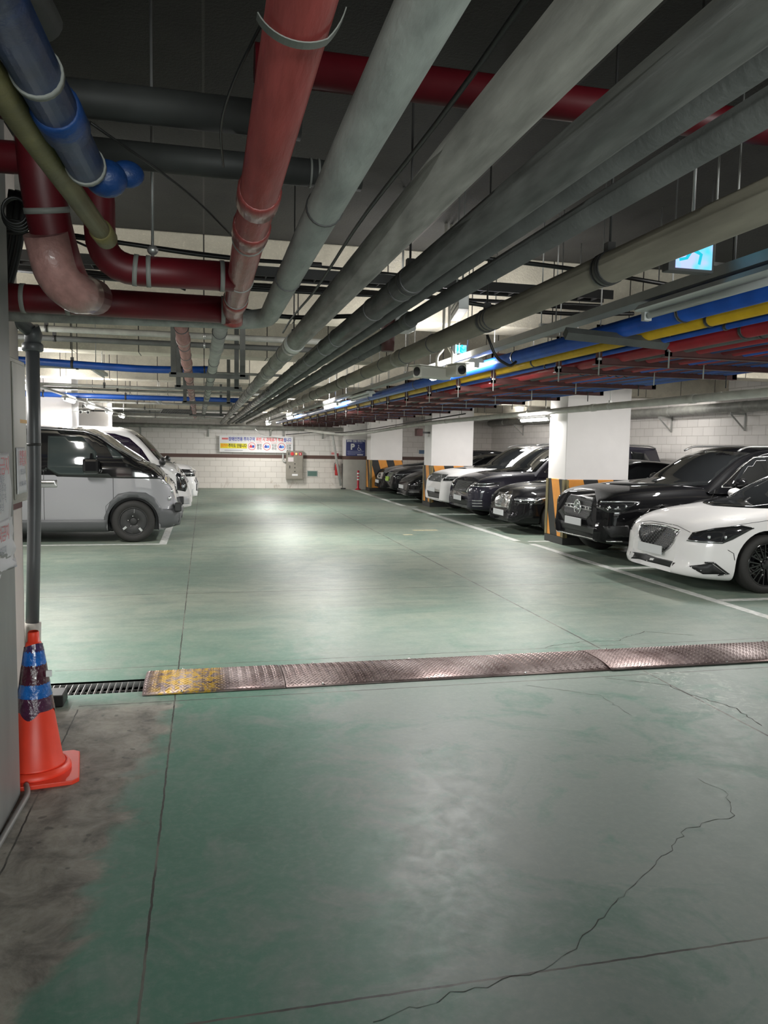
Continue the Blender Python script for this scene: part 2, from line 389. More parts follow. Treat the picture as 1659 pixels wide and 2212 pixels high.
paint('bay_line', [(-6.6, -.6, 15.85, 15.95)], 'white bay divider between the silver van and the white van')

# floor cracks (thin dark ribbons with jitter)
def crack(pts, wd, seed, mt):
    r = random.Random(seed); P = []
    for i in range(len(pts)-1):
        a, c = Vector((*pts[i], 0)), Vector((*pts[i+1], 0)); n = max(3, int((c-a).length/.035))
        for j in range(n): P.append(a.lerp(c, j/n)+Vector((r.uniform(-.013, .013), r.uniform(-.013, .013), 0)))
    P.append(Vector((*pts[-1], 0))); b = MB(); prev = None
    for i in range(len(P)):
        d = (P[min(i+1, len(P)-1)]-P[max(i-1, 0)]).normalized(); n = Vector((-d.y, d.x, 0))*wd*r.uniform(.2, 1.0)
        v = (b.bm.verts.new(P[i]+n+Vector((0, 0, .0008))), b.bm.verts.new(P[i]-n+Vector((0, 0, .0008))))
        if prev: b.bm.faces.new((prev[0], prev[1], v[1], v[0]))
        prev = v
    o = b.build('floor_crack', mt); o['kind'] = 'structure'
M_crack = mat('crack_dirt', (0.06, 0.06, 0.052), .9)
for i, (p, wd) in enumerate((([(2.43, 3.3), (2.48, 3.15), (2.35, 2.92), (2.06, 2.86), (1.92, 2.73), (1.63, 2.54), (1.29, 2.29), (1.1, 2.15), (.73, 2.09), (.47, 2.03)], .002),
    ([(2.85, 4.95), (3.09, 4.8), (3.2, 4.72), (3.23, 4.51), (3.35, 4.2), (3.3, 3.9)], .005), ([(2.75, 5.80), (2.84, 5.87), (3.23, 5.96), (3.48, 5.92), (3.92, 6.2), (4.3, 6.0)], .005), ([(2.2, 4.9), (2.6, 4.6), (2.6, 4.2)], .002))):
    crack(p, wd, i, M_crack)
b = MB(); b.box(3.62, 3.80, 13.75, 13.88, .0004, .0018); b.box(4.0, 4.5, 14.45, 14.62, .0004, .0018)
tag(b.build('paint_patch', mat('worn_yellow_paint', (0.50, 0.46, 0.30), .6, var=.5, vscale=20)), 'small worn yellowish paint remnant on the green lane floor', 'road marking')
# ------------------------------------------------------------------ overhead pipes
def wrapmat(name, col, rough=.32, var=.3):
    m = mat(name, col, rough, var=var, vscale=9, bump=.35, bscale=26, coat=.25, stretch=(3, .5, 3)); return m
M_red = wrapmat('red_pipe_wrap', (0.33, 0.068, 0.062)); M_redp = mat('red_pipe_paint', (0.125, 0.006, 0.012), .45, var=.3)
M_g1 = mat('cement_grey_pipe', (0.36, 0.38, 0.355), .5, var=.35, vscale=7, bump=.3, stretch=(2, .6, 2))
M_g2 = wrapmat('grey_pipe_wrap', (0.26, 0.25, 0.225), .33, .4)
M_g3 = wrapmat('dark_grey_film_wrap', (0.12, 0.12, 0.112), .25, .4)
M_g4 = mat('grey_foam_insulation', (0.105, 0.108, 0.102), .65, var=.3, bump=.3, bscale=50)
M_br = mat('taupe_duct_pipe', (0.23, 0.21, 0.165), .40, var=.3, vscale=5, stretch=(3, .5, 3), bump=.15)
M_blue = mat('blue_pipe', (0.012, 0.085, 0.42), .38, var=.3, vscale=6, coat=.3); M_yel = mat('yellow_pipe', (0.62, 0.38, 0.012), .4, var=.25, vscale=7, coat=.2)
M_redb = mat('bright_red_pipe', (0.30, 0.018, 0.026), .35, var=.3, coat=.3)
M_wht = mat('white_pvc', (0.55, 0.55, 0.53), .4, var=.15); M_lt = mat('pale_grey_pipe', (0.36, 0.36, 0.33), .45, var=.3, vscale=8)
M_pink = wrapmat('faded_pink_wrap', (0.40, 0.21, 0.19), .4)
M_ol = mat('olive_yellow_wrap', (0.24, 0.205, 0.075), .55, var=.4, bump=.3); M_bluew = mat('blue_plastic_wrap', (0.010, 0.055, 0.21), .45, var=.5, vscale=10, bump=.9, bscale=18)
M_tape = mat('pale_grey_tape', (0.27, 0.275, 0.255), .5, var=.15); M_band = mat('dark_band', (0.03, 0.03, 0.03), .4)

def pipe(name, label, pts, r, m, cat='pipe', group=None, bands=(), band_m=None, bw=.03, br=.004, couple=(), fil=0.0, hang=(), n=20, hm=None):
    """pts may bend; bands and hangers are given as distances along the path"""
    P = fillet(pts, fil) if fil else [Vector(p) for p in pts]
    b = MB(); b.tube(P, r, n=n); o = b.build(name, m); tag(o, label, cat, group)
    cum = [0]
    for i in range(1, len(P)): cum.append(cum[-1]+(P[i]-P[i-1]).length)
    def at(s):
        for i in range(1, len(P)):
            if s <= cum[i] or i == len(P)-1:
                d = (P[i]-P[i-1]); return P[i-1]+d*((s-cum[i-1])/max(1e-6, d.length)), d.normalized()
    for s in bands:
        p, d = at(s); b = MB(); b.tube([p-d*bw/2, p+d*bw/2], r+br, n=n); b.build('band', band_m or M_band, o)
    for s in couple:
        p, d = at(s); b = MB(); b.tube([p-d*.06, p-d*.055, p+d*.055, p+d*.06], [r+.002, r+.007, r+.007, r+.002], n=n); b.build('coupling', m, o)
    for s in hang:
        p, d = at(s); b = MB(); b.tube([p-d*.014, p+d*.014], r+.005, n=n); b.tube([p+Vector((0, 0, r)), Vector((p.x, p.y, SLAB))], .005, n=6)
        b.box(p.x-.016, p.x+.016, p.y-.016, p.y+.016, p.z+r, p.z+r+.035); b.build('hanger', hm or M_dark, o)
    return o
def rg(a, b_, st, j=0):
    r = random.Random(int(a*10+st*100)); out = []; v = a
    while v < b_: out.append(v+r.uniform(-j, j)); v += st
    return out
Z0 = 2.35; Y0 = -1.0
# the bank running down the lane
e = pipe('red_pipe', 'thick red film-wrapped pipe overhead ending in a down-turned elbow', [(.15, Y0, Z0), (.15, 4.22, Z0), (.15, 4.27, Z0-.02), (.15, 4.29, Z0-.05)], .054, M_red, bands=[Y0*-1+2.72, 1+3.38, 1+3.8], band_m=M_tape, bw=.006, couple=[1+2.25, 1+2.6, 1+3.9], fil=.06)
b = MB(); P = []
for i in range(19):
    a = radians(205+i*7.6); P.append(Vector((.15+.074*cos(a), 1.265, Z0+.060*sin(a)+max(0, i-13)*.004)))
for i in range(len(P)-1):
    v = [b.bm.verts.new(P[i]), b.bm.verts.new(P[i+1]), b.bm.verts.new(P[i+1]+Vector((0, .022, 0))), b.bm.verts.new(P[i]+Vector((0, .022, 0)))]; b.bm.faces.new(v)
bmesh.ops.remove_doubles(b.bm, verts=b.bm.verts, dist=1e-5)
st = b.build('loose_strap', M_tape, e); sm_ = st.modifiers.new('s', 'SOLIDIFY'); sm_.thickness = .002
st['label'] = 'pale strap hanging loose below the pipe'
pipe('grey_pipe', 'cement grey pipe overhead that bends left beneath the red pipes', [(.345, Y0, Z0), (.345, 4.46, Z0), (-1.6, 4.48, Z0-.03)], .052, M_g1, bands=[1+2.3, 1+3.3], bw=.01, fil=.22)
pipe('wrapped_pipe', 'long thick grey film-wrapped pipe overhead, leftmost of those reaching the far wall', [(.605, Y0, Z0), (.605, 28.3, Z0)], .061, M_g2, bands=rg(6.3, 29, .72, .1), bw=.012, couple=rg(6.5, 29, 2.2), hang=[6.4])
b = MB(); b.tube([(.605, 5.28, Z0), (.605, 5.42, Z0)], .068, n=24); o = tag(b.build('pipe_collar', mat('white_collar', (.6, .6, .57), .5)), 'white paper collar around the long grey pipe, printed with dark marks', 'collar')
pipe('wrapped_pipe', 'shiny dark film-wrapped pipe beside the thick grey wrapped one', [(.845, Y0, Z0), (.845, 28.0, Z0)], .056, M_g3, bands=[1+3.15, 1+3.35, 1+3.9]+rg(6.0, 29, .6, .12), bw=.012, hang=[4.2])
pipe('foam_pipe', 'thinnest foam-insulated dark pipe between the shiny wrapped pipe and a thicker foam one', [(.965, Y0, Z0), (.965, 27.9, Z0)], .030, M_g4, bands=rg(8, 28, 1.7, .2), bw=.01)
pipe('foam_pipe', 'foam-insulated dark grey pipe just left of the gap before the taupe pipe', [(1.105, Y0, Z0), (1.105, 27.9, Z0)], .037, M_g4, bands=rg(5, 28, 1.9, .2), bw=.01, couple=rg(5.2, 28, 3))
pipe('foam_pipe', 'small foam-insulated pipe seen only far down the lane behind the others', [(1.25, 5.4, Z0+.03), (1.25, 27.9, Z0+.03)], .034, M_g4, bands=rg(1, 22, 1.9, .2), bw=.01)
pipe('taupe_pipe', 'large taupe pipe overhead nearest the lamp tray', [(1.51, Y0, Z0), (1.51, 28.2, Z0)], .060, M_br, bands=[1+2.72, 1+2.77, 1+3.95, 1+4.0]+rg(6.0, 29, .75, .12), bw=.014, hang=[1+2.74, 1+4.05], couple=rg(7, 29, 2.5))
# drooping black hook under the taupe pipe
b = MB(); b.tube(fillet([(1.54, 4.12, 2.285), (1.60, 4.13, 2.16), (1.70, 4.16, 2.12), (1.74, 4.17, 2.15)], .05), .008, n=10)
tag(b.build('cable_hook', M_cable), 'black bent cable end hanging below the taupe pipe', 'cable')
# slender cable following the grey pipe
b = MB(); b.tube([(.515, y, 2.40+.012*sin(y*3)) for y in [Y0+i*.25 for i in range(26)]], .006, n=8); tag(b.build('cable', M_cable), 'thin black cable running along the left flank of the thick grey pipe', 'cable')
# left hand pair going away
pipe('pink_pipe', 'faded pink wrapped pipe going away above the lane, left of the pale green one', [(-.13, 4.45, Z0), (-.25, 22.5, Z0)], .042, M_pink, bands=rg(.5, 18, .8, .15), bw=.012, couple=rg(1, 18, 1.6))
pipe('pale_pipe', 'pale grey-green pipe going away above the lane beside the pink one', [(.10, 4.45, Z0), (-.04, 23, Z0)], .044, M_lt, bands=rg(.5, 18, .9, .1), bw=.014, couple=rg(1.4, 18, 2.1))
# red pipes crossing on the left
pipe('red_pipe', 'upper dark red pipe dropping from the ceiling and bending right to the red main', [(-1.3, 3.35, 2.74), (-.40, 3.3, 2.74), (-.40, 3.3, 2.34), (.12, 3.32, 2.345)], .060, M_redp, fil=.15, bands=[1.32, 1.37, 1.66], band_m=M_tape, bw=.018, br=.003)
b = MB(); b.tube([(-.2, 3.3, 2.4), (-.2, 3.3, 3.4)], .006, n=8); b.ball((-.2, 3.3, 2.425), .022, (1, 1, .9)); tag(b.build('drop_rod', M_steel), 'thin hanger rod with a round nut above the upper red pipe', 'hanger')
pipe('red_pipe', 'lower long dark red pipe running left behind the fat elbow', [(-1.6, 4.24, 2.365), (.15, 4.24, 2.36)], .070, M_redp, bands=[.72, .93, 1.70], band_m=M_tape, bw=.022, br=.003, couple=[])
pipe('red_pipe', 'fat dark red pipe dropping at the left and ending in a wrapped elbow', [(-1.5, 3.2, 2.95), (-.61, 3.22, 2.93), (-.61, 3.3, 2.60), (-.545, 3.42, 2.28), (-.50, 3.9, 2.33)], .082, M_redp, fil=.18, bands=[1.22], band_m=M_tape, bw=.022)
b = MB(); b.tube(fillet([(-.60, 3.30, 2.46), (-.575, 3.37, 2.31), (-.52, 3.45, 2.265), (-.505, 3.62, 2.29)], .08), .0835, n=24); tag(b.build('elbow_wrap', M_pink), 'crinkled pink film wrapped round the fat red elbow at left', 'film')
pipe('red_pipe', 'dark red pipe crossing high above the grey pipe bank', [(.15, 2.45, 2.80), (4.6, 2.45, 2.80)], .055, M_redp, bands=[1.98], band_m=M_tape)
# blue wrapped and olive pipes top left
pipe('blue_wrapped_pipe', 'blue plastic-wrapped pipe in the top left corner', [(-.37, .2, Z0+.03), (-.29, 2.12, Z0)], .046, M_bluew, bands=[1.45, 1.93], band_m=M_tape, bw=.018, couple=[1.1, 1.65])
b = MB(); b.ball((-.25, 2.2, Z0-.005), .05, (1.1, 1.0, .95)); b.ball((-.20, 2.23, Z0+.02), .035, (1.3, 1, 1)); tag(b.build('plastic_bundle', M_bluew), 'crumpled blue plastic tied at the end of the blue pipe', 'plastic')
pipe('olive_pipe', 'yellow-olive wrapped pipe running under the blue one at left', [(-.40, .4, Z0-.02), (-.39, 1.7, Z0-.01), (-.325, 2.85, Z0)], .030, M_ol, bands=[2.42], fil=.3, couple=[2.40])
for (y, z, r, x0, x1, lab) in ((2.95, 2.84, .062, -1.45, .35, 'dim grey pipe crossing in the dark behind the blue bundle'), (3.05, 2.70, .05, -.5, .6, 'dim grey pipe just below another crossing one in the dark upper left')):
    pipe('crossing_pipe', lab, [(x0, y, z), (x1, y, z)], r, mat('dark_grey_pipe', (.05, .052, .05), .6, var=.4, vscale=5), bands=[.9, .93], band_m=M_tape, bw=.008)  # darker variant of the grey pipe colour
b = MB(); b.tube(fillet([(-.45, 1.7, 3.4), (-.45, 1.75, 2.75), (-.38, 2.1, 2.66)], .1), .05, n=16); tag(b.build('drain_stub', M_g4), 'dim grey drain bend in the upper left darkness', 'pipe')
b = MB(); b.tube([(-.30, 1.6, 3.4), (-.36, 1.65, 2.6)], .003, n=6); tag(b.build('hanging_wire', M_steel), 'thin wire hanging in the dark at the top left', 'wire')

# loose cables in the dark
CAB = [([(-1.4, 4.0, 2.62), (-.5, 3.9, 2.60), (.05, 3.95, 2.56), (.6, 4.1, 2.60)], .010, 'black cable sagging behind the red pipes and crossing to the grey bank'),
 ([(-1.3, 5.0, 2.45), (-.4, 4.8, 2.47), (.0, 4.75, 2.49), (.45, 4.8, 2.42), (1.2, 4.9, 2.5)], .014, 'thick black cable arching between the two red pipes'),
 ([(-.30, 2.3, 2.52), (-.05, 2.75, 2.50), (.12, 3.2, 2.47)], .004, 'thin black wire dropping diagonally toward the red main'),
 ([(-1.2, 4.5, 2.80), (0, 4.6, 2.72), (1.5, 4.7, 2.7)], .008, 'black wire stretched across the beige beam face'),
 ([(-1.3, 4.1, 2.75), (-.8, 4.1, 2.7), (-.5, 4.3, 2.62), (-.1, 4.5, 2.5)], .006, 'thin cable crossing diagonally behind the fat red elbow'),
 ([(.10, 1.45, 2.40), (.06, 1.62, 2.38), (.035, 1.85, 2.38), (.05, 2.1, 2.37)], .003, 'black cable looping beside the thick red wrapped pipe'),
 ([(1.2, 3.9, 2.65), (1.9, 3.9, 2.63), (2.6, 4.0, 2.6)], .012, 'black conduit crossing above the taupe pipe'),
 ([(1.4, 4.6, 2.56), (1.9, 4.6, 2.52), (2.4, 4.8, 2.55), (2.9, 4.9, 2.6)], .013, 'black cable behind the first lamp tray')]
for p, r, lab in CAB:
    b = MB(); b.tube(fillet(p, .6, 8), r, n=8); tag(b.build('cable', M_cable), lab, 'cable')
r_ = random.Random(3)
for k in range(5):
    b = MB(); b.tube(fillet([(-1.4, 5.9+k*.05, 2.83+.02*k), (-.2, 5.9+k*.05, 2.80+.015*k+r_.uniform(-.02, .02)), (1.0, 5.9+k*.05, 2.80+.02*k), (3.2, 5.9+k*.05, 2.84)], .8, 6), .013, n=8)
    tag(b.build('cable', M_cable), 'black cable of the flat bunch in front of the first beige beam', 'cable', 'bunched black cables by the first beam')
b = MB()
for i in range(40):
    x = -1.6+i*.12; 
    b.box(x, x+.006, 5.72, 5.88, 2.865, 2.885)
b.box(-1.7, 3.2, 5.715, 5.73, 2.86, 2.93); b.box(-1.7, 3.2, 5.87, 5.885, 2.86, 2.93)
tag(b.build('cable_ladder', M_dark), 'black ladder tray across the room in front of the first beige beam', 'cable tray')

# thin conduits crossing the room at intervals
cr = [(7.9, 2.70, .030, M_lt, 'pale crossing conduit just beyond the first beam'), (8.3, 2.66, .028, M_g4, 'dark crossing conduit beside the first blue pipe'), (9.35, 2.52, .042, M_blue, 'first bright blue crossing pipe, sagging at left'),
 (9.7, 2.50, .016, M_lt, 'thin pale conduit behind the first blue crossing pipe'), (12.2, 2.46, .022, M_lt, 'pale crossing conduit between the blue crossing pipes'), (14.0, 2.52, .022, M_lt, 'pale crossing conduit in front of the second blue pipe'),
 (15.4, 2.48, .048, M_blue, 'second bright blue crossing pipe, further in'), (16.2, 2.50, .02, M_g4, 'thin dark conduit right behind the second blue pipe'), (18.0, 2.50, .024, M_lt, 'pale conduit crossing beyond the second blue pipe'),
 (20.2, 2.46, .022, M_lt, 'thin pale conduit crossing above the white van'), (22.0, 2.44, .022, M_g4, 'thin dark conduit crossing far down the lane'), (24.5, 2.40, .024, M_lt, 'last pale conduit crossing before the far wall')]
for y, z, r, m, lab in cr:
    x1 = 1.3 if m is not M_blue else .75
    P = [(-7.4, y, z+.03), (-3, y, z+.01), (-1.2, y, z), (0, y, z), (x1, y, z)]
    if y == 9.35: P = [(-7.4, y, z+.06), (-2.4, y, z+.03), (-1.2, y, z-.02), (-.55, y, z-.04), (.1, y, z-.01)]
    pipe('crossing_conduit', lab, P, r, m, fil=.5, bands=rg(4.3, 8, 1.5, .2) if r > .02 else (), bw=.02, band_m=M_steel if m is not M_blue else M_band, hang=rg(4.6, 8, 1.3, .1), n=12)
for x, y, lab in ((-1.28, 9.9, 'unlit white strip lamp hanging behind the first blue crossing pipe'), (-.95, 16.9, 'small unlit strip lamp behind the second blue crossing pipe')):
    e = tag(empty('strip_lamp', (x, y, 2.5)), lab, 'lamp'); b = MB(); b.box(-.05, .05, -.1, .9, 0, .04); b.build('housing', M_wht, e, bevel=.005)
    b = MB(); b.tube([(0, -.08, -.015), (0, .88, -.015)], .013, n=10); b.build('lamp_tube', mat('unlit_tube', (.7, .7, .7), .3), e)
    b = MB(); b.tube([(0, .1, .04), (0, .1, .94)], .005, n=6); b.tube([(0, .7, .04), (0, .7, .94)], .005, n=6); b.build('hanger', M_steel, e)
# grey brackets that carry the pink and pale pipes
for y, z, where in ((7.6, 2.42, 'nearest one'), (9.0, 2.40, 'second one from the viewer'), (12.0, 2.38, 'third one from the viewer'), (17.5, 2.38, 'farthest one')):
    b = MB(); b.bar((-.32, y, z-.13), (.42, y, z-.13), .05, .04); b.bar((-.28, y, z-.13), (-.28, y, SLAB), .05, .05); b.bar((.36, y, z-.13), (.36, y, SLAB), .05, .05)
    tag(b.build('trapeze_bracket', M_g4), 'grey steel trapeze bracket under the pink and pale pipes, '+where, 'bracket')

# ------------------------------------------------------------------ rack of coloured pipes
M_db = mat('dark_blue_conduit', (0.02, 0.055, 0.16), .4, var=.25)
def hangrod(b, x, y, z, r=.004): b.tube([(x, y, z), (x, y, SLAB)], r, n=6)
rack = [(2.20, 2.44, .026, M_wht, 'white plastic pipe left of the blue one in the coloured rack', 4.4), (2.34, 2.35, .050, M_blue, 'fat bright blue pipe, leftmost strong colour in the rack', Y0), (2.49, 2.32, .034, M_yel, 'bright yellow pipe beside the fat blue one', Y0),
 (2.585, 2.29, .015, M_blue, 'thin blue pipe between the yellow and the first red pipe', Y0), (2.70, 2.28, .042, M_redb, 'bright red pipe, nearest to the yellow one', Y0), (2.80, 2.27, .028, M_g4, 'dark grey pipe right of the first red pipe in the rack', Y0),
 (2.89, 2.27, .034, M_redb, 'second red pipe in the coloured rack', Y0), (2.975, 2.27, .028, M_db, 'dark blue pipe right of the second red pipe', Y0), (3.055, 2.265, .028, M_redp, 'dark red pipe midway in the rack', Y0), (3.13, 2.26, .026, M_redb, 'thinner bright red pipe midway in the rack', Y0),
 (3.20, 2.26, .026, M_blue, 'blue pipe left of the narrow conduits', Y0), (3.27, 2.26, .024, M_redb, 'last bright red pipe before the narrow conduits', Y0)]
for x, z, r, m, lab, ys in rack:
    pipe('rack_pipe', lab, [(x, ys, z), (x, 25.5, z)], r, m, bands=rg(4.6, 24, 2.3, .5), bw=.02, n=14, group='pipes in the coloured rack')
M_db_ = mat('dark_blue_conduit', (0.02, 0.055, 0.16), .4, var=.25); M_dr = mat('dark_red_conduit', (0.16, 0.02, 0.025), .45, var=.25)
for k in range(17):
    x = 3.34+k*.038; m = (M_db, M_blue, M_db, M_dr)[k % 4] if k < 8 else (M_db, M_blue)[k % 2]
    b = MB(); b.tube([(x, Y0, 2.255), (x, 25, 2.255)], .012 if k % 3 else .015, n=10)
    tag(b.build('rack_conduit', m), ('narrow dark blue', 'narrow bright blue', 'narrow dark red')[(m is M_blue)+2*(m is M_dr)]+' conduit at the right side of the coloured rack', 'conduit', ('dark blue', 'bright blue', 'dark red')[(m is M_blue)+2*(m is M_dr)]+' narrow conduits of the rack')
# upper tier
for k in range(12):
    x = 2.66+k*.115; m = (M_redp, M_db, M_redp, M_g4, M_db, M_redb)[k % 6]
    b = MB(); b.tube([(x, Y0, 2.44), (x, 25, 2.44)], .028, n=10)
    tag(b.build('rack_conduit', m), ('dark red', 'dark blue', 'dark red', 'dark grey', 'dark blue', 'bright red')[k % 6]+' pipe on the upper tier of the coloured rack', 'pipe', ('dark red', 'dark blue', 'dark red', 'dark grey', 'dark blue', 'bright red')[k % 6]+' upper tier pipes')
ys = [4.12, 4.66, 5.25, 6.35, 7.3, 8.3, 9.3, 10.3, 11.3, 12.4, 13.5, 14.6, 15.8, 17.0, 18.2, 19.5, 20.8, 22.1, 23.4, 24.6]
for i, y in enumerate(ys):
    xl = 2.50 if i else 2.66
    if i > 2: xl = 2.42
    e = tag(empty('rack_hanger', (xl, y, 2.235)), ['red-brown steel frame of the coloured rack nearest the viewer, under the unlit lamp', 'second red-brown steel frame of the coloured rack, beyond the square duct', 'third red-brown frame of the coloured rack counting from the viewer', 'red-brown frame of the coloured rack just before the brightest lamp', 'red-brown frame of the coloured rack alongside the brightest lamp', 'red-brown steel frame of the coloured rack in the far half of the lane'][min(i, 5)], 'frame', None if i < 5 else 'farther steel frames of the coloured rack')
    b = MB(); b.box(0, 4.02-xl, -.003, .003, -.02, .022); b.box(0, 4.02-xl, -.003, .042, -.024, -.018); b.build('cross_bar', M_brownsteel, e)
    b = MB(); b.box(0, 4.02-xl, -.003, .003, .20, .235); b.box(0, .045, -.003, .003, -.02, .235); b.box(3.98-xl, 4.02-xl, -.003, .003, -.02, .235); b.build('upper_bar', M_brownsteel, e)
    for x in (.02, .80, 1.42):
        b = MB(); b.tube([(x, -.01, -.09), (x, -.01, SLAB-2.235)], .0045, n=6); b.box(x-.012, x+.012, -.022, .002, .005, .02); b.build('threaded_rod', M_steel if x < 1 else M_dark, e)
# grey square duct crossing under the rack near its front
b = MB(); b.tube([(1.98, 4.05, 2.305), (2.62, 4.05, 2.275)], .035, n=4, smooth=False); tag(b.build('square_duct', M_g4), 'short dark grey square duct crossing under the blue and yellow pipes', 'duct')

# ------------------------------------------------------------------ lamp tray, lamps
M_tubeon = mat('lit_tube', (1, 1, 1), .5, emit=(1, .97, .90), estr=14.0); M_diff = mat('white_enamel', (.62, .62, .61), .35)
def lamp(x, y, z, L, label, on=True, power=60, group=None):
    """batten lamp hanging under a tray; the area light is the tube's own light"""
    e = tag(empty('strip_lamp', (x, y, z)), label, 'lamp', group); n = .5*L
    b = MB(); b.prism([(-.045, .0), (.045, .0), (.07, -.028), (.062, -.034), (-.062, -.034), (-.07, -.028)], -n, n, lambda u, v, d: (u, d, v+.03)); b.build('housing', M_diff, e)
    b = MB(); b.tube([(0, -n+.03, -.022), (0, n-.03, -.022)], .034 if on else .016, n=12); b.build('lamp_tube', M_tubeon if on else mat('unlit_lens', (.55, .56, .56), .25), e)
    for s in (-1, 1):
        b = MB(); b.box(-.02, .02, s*n-.015, s*n+.015, -.045, .01); b.build('end_cap', M_diff, e)
    if abs(x-2.13) > .01 and x > -2.2:
        b = MB(); zt = SLAB-z
        for s in (-.4, .4): b.tube([(0, s*L, .02), (0, s*L, zt)], .004, n=6)
        b.bar((0, -.42*L, .035), (0, .42*L, .035), .02, .012); b.build('hanger', M_steel, e)
    if on:
        area('lamp_light', (x, y, z-.062), .10, L*.95, power, parent=e)
        for s in (-1, 1):      # the open tube also shines sideways and up
            l = area('lamp_light', (x+s*.085, y, z), .05, L*.95, power*.34, parent=e); l.rotation_euler = (0, radians(150)*-s, 0)
    return e
b = MB()
for s in (-.045, .045): b.box(2.13+s-.002, 2.13+s+.002, Y0, 28.0, 2.385, 2.43)
b.box(2.13-.045, 2.13+.045, Y0, 28, 2.385, 2.388)
e = tag(b.build('lamp_tray', mat('tray_grey', (.30, .30, .29), .4, .2, var=.2)), 'long steel channel above the lane that the strip lamps hang from', 'cable tray')
for y in rg(1.2, 27, 1.7):
    b = MB(); b.box(2.07, 2.19, y-.015, y+.015, 2.43, 2.445)
    for s in (-.05, .05): b.tube([(2.13+s, y, 2.44), (2.13+s, y, SLAB)], .004, n=6)
    b.build('tray_hanger', M_steel, e)
lamp(2.13, 2.85, Z0-.01, 1.25, 'unlit strip lamp on the lane tray, the closest one at upper right', on=False)
lamp(2.13, 6.55, Z0-.01, 1.25, 'brightest lit strip lamp on the lane tray beside the cameras', power=65)
lamp(2.13, 10.6, Z0-.01, 1.25, 'unlit strip lamp on the lane tray beyond the brightest one', on=False)
lamp(2.13, 13.2, Z0-.01, 1.25, 'lit strip lamp on the lane tray above the middle of the lane', power=85)
lamp(2.13, 19.6, Z0-.01, 1.25, 'lit strip lamp on the lane tray, second from the far wall', power=85)
lamp(2.13, 26.6, Z0-.01, 1.25, 'lit strip lamp on the lane tray closest to the far wall', power=60)
# left bays
b = MB(); b.box(-2.33, -2.27, 6, 27.5, 2.40, 2.43); e = tag(b.build('lamp_rail', M_wht), 'thin white rail along the left bays carrying small lamps', 'rail')
for y in rg(7, 27, 2.4):
    b = MB(); b.tube([(-2.3, y, 2.43), (-2.3, y, SLAB)], .004, n=6); b.build('hanger', M_steel, e)
for y, t in ((11.2, 'lit lamp on the left rail seen just left of the grey downpipe'), (14.5, 'lit lamp on the left rail, first right of the grey downpipe'), (17.0, 'lit lamp on the left rail in front of the white columns'), (20.3, 'lit lamp on the left rail over the gap of the white columns'), (23.3, 'lit lamp on the left rail, farthest one')):
    lamp(-2.3, y, 2.37, .9, t, power=50)
lamp(-2.5, 5.7, 2.37, .9, 'added lamp out of view at the left, brightening the first beam', power=70)  # extra unseen lamp, put in to light the beam face and left pipes
lamp(-2.3, 7.6, 2.37, .9, 'lit lamp on the left rail hidden by the grey pillar', power=45)
# lamps over the right bays
lamp(5.90, 13.2, 2.20, 1.2, 'lit strip lamp under the white conduit left of the nearest banded column', power=45)
for y, t in ((9.3, 'strip lamp above the bonnets of the white saloon and black off-roader'), (17.6, 'strip lamp above the dark minivan'), (23.5, 'strip lamp above the farthest cars'), (4.5, 'strip lamp above the empty nearest right bay')):
    lamp(7.3, y, 3.0, 1.2, t, power=75)
for y in (8.5, 15.5, 23): lamp(9.6, y, 3.05, 1.2, 'strip lamp over the rear of the right-hand bays', power=20, group='rear strip lamps over the right bays')
# behind the photographer
lamp(1.2, -2.6, 2.5, 1.2, 'strip lamp behind the viewpoint', power=12); lamp(3.6, 0.9, 2.42, 1.2, 'strip lamp right of the viewpoint above the rack end', power=14)

M_lt2 = mat('off_white_pipe', (0.56, 0.55, 0.51), .45, var=.2, vscale=6)
# white conduits along the right columns
pipe('conduit', 'white conduit running in front of the columns and sagging toward the far wall', [(5.90, Y0, 2.30), (5.90, 12, 2.30), (5.90, 19, 2.29), (5.78, 22.5, 2.22), (5.5, 25.5, 2.10), (4.9, 27, 2.00), (3.6, 28.2, 2.16)], .052, M_lt2, fil=1.5, hang=[8, 11.5, 14.5, 18.5, 22, 24], hm=M_wht, couple=rg(7, 25, 2.5))
b = MB(); b.tube(fillet([(5.88, 17, 2.42), (5.75, 22.5, 2.30), (5.3, 25.5, 2.17), (4.6, 27.2, 2.06), (4.0, 28.2, 2.10), (2.9, 28.3, 1.98)], 1.2), .014, n=8); tag(b.build('cable', M_cable), 'black cable slung along the white conduit to the far wall', 'cable')
b = MB(); b.tube(fillet([(1.75, 27.5, 2.15), (2.0, 28.2, 1.95), (2.8, 28.45, 1.84)], .6), .012, n=8); tag(b.build('cable', M_wht), 'white cable curving down to the banner on the far wall', 'cable')
pipe('wall_pipe', 'big pale pipe on brackets along the right block wall', [(10.8, 3, 2.58), (10.8, 28.3, 2.58)], .11, M_lt, couple=rg(3, 25, 2.6), n=24)
for y in (11.5, 14.0, 16.6, 19.4, 22.5, 25.5):
    b = MB(); b.bar((10.99, y, 2.44), (10.62, y, 2.44), .03, .05); b.bar((10.98, y, 2.44), (10.98, y, 2.09), .03, .03); b.bar((10.64, y, 2.425), (10.97, y, 2.12), .025, .025)
    tag(b.build('wall_bracket', M_greypaint), 'grey triangular wall bracket below the big pale pipe', 'bracket', 'triangular brackets on the right wall')
pipe('wall_pipe', 'pale horizontal pipe across the top of the far wall', [(-7.4, 28.38, 2.22), (5.0, 28.38, 2.22)], .075, M_lt, couple=rg(1, 12, 2.2), n=20)
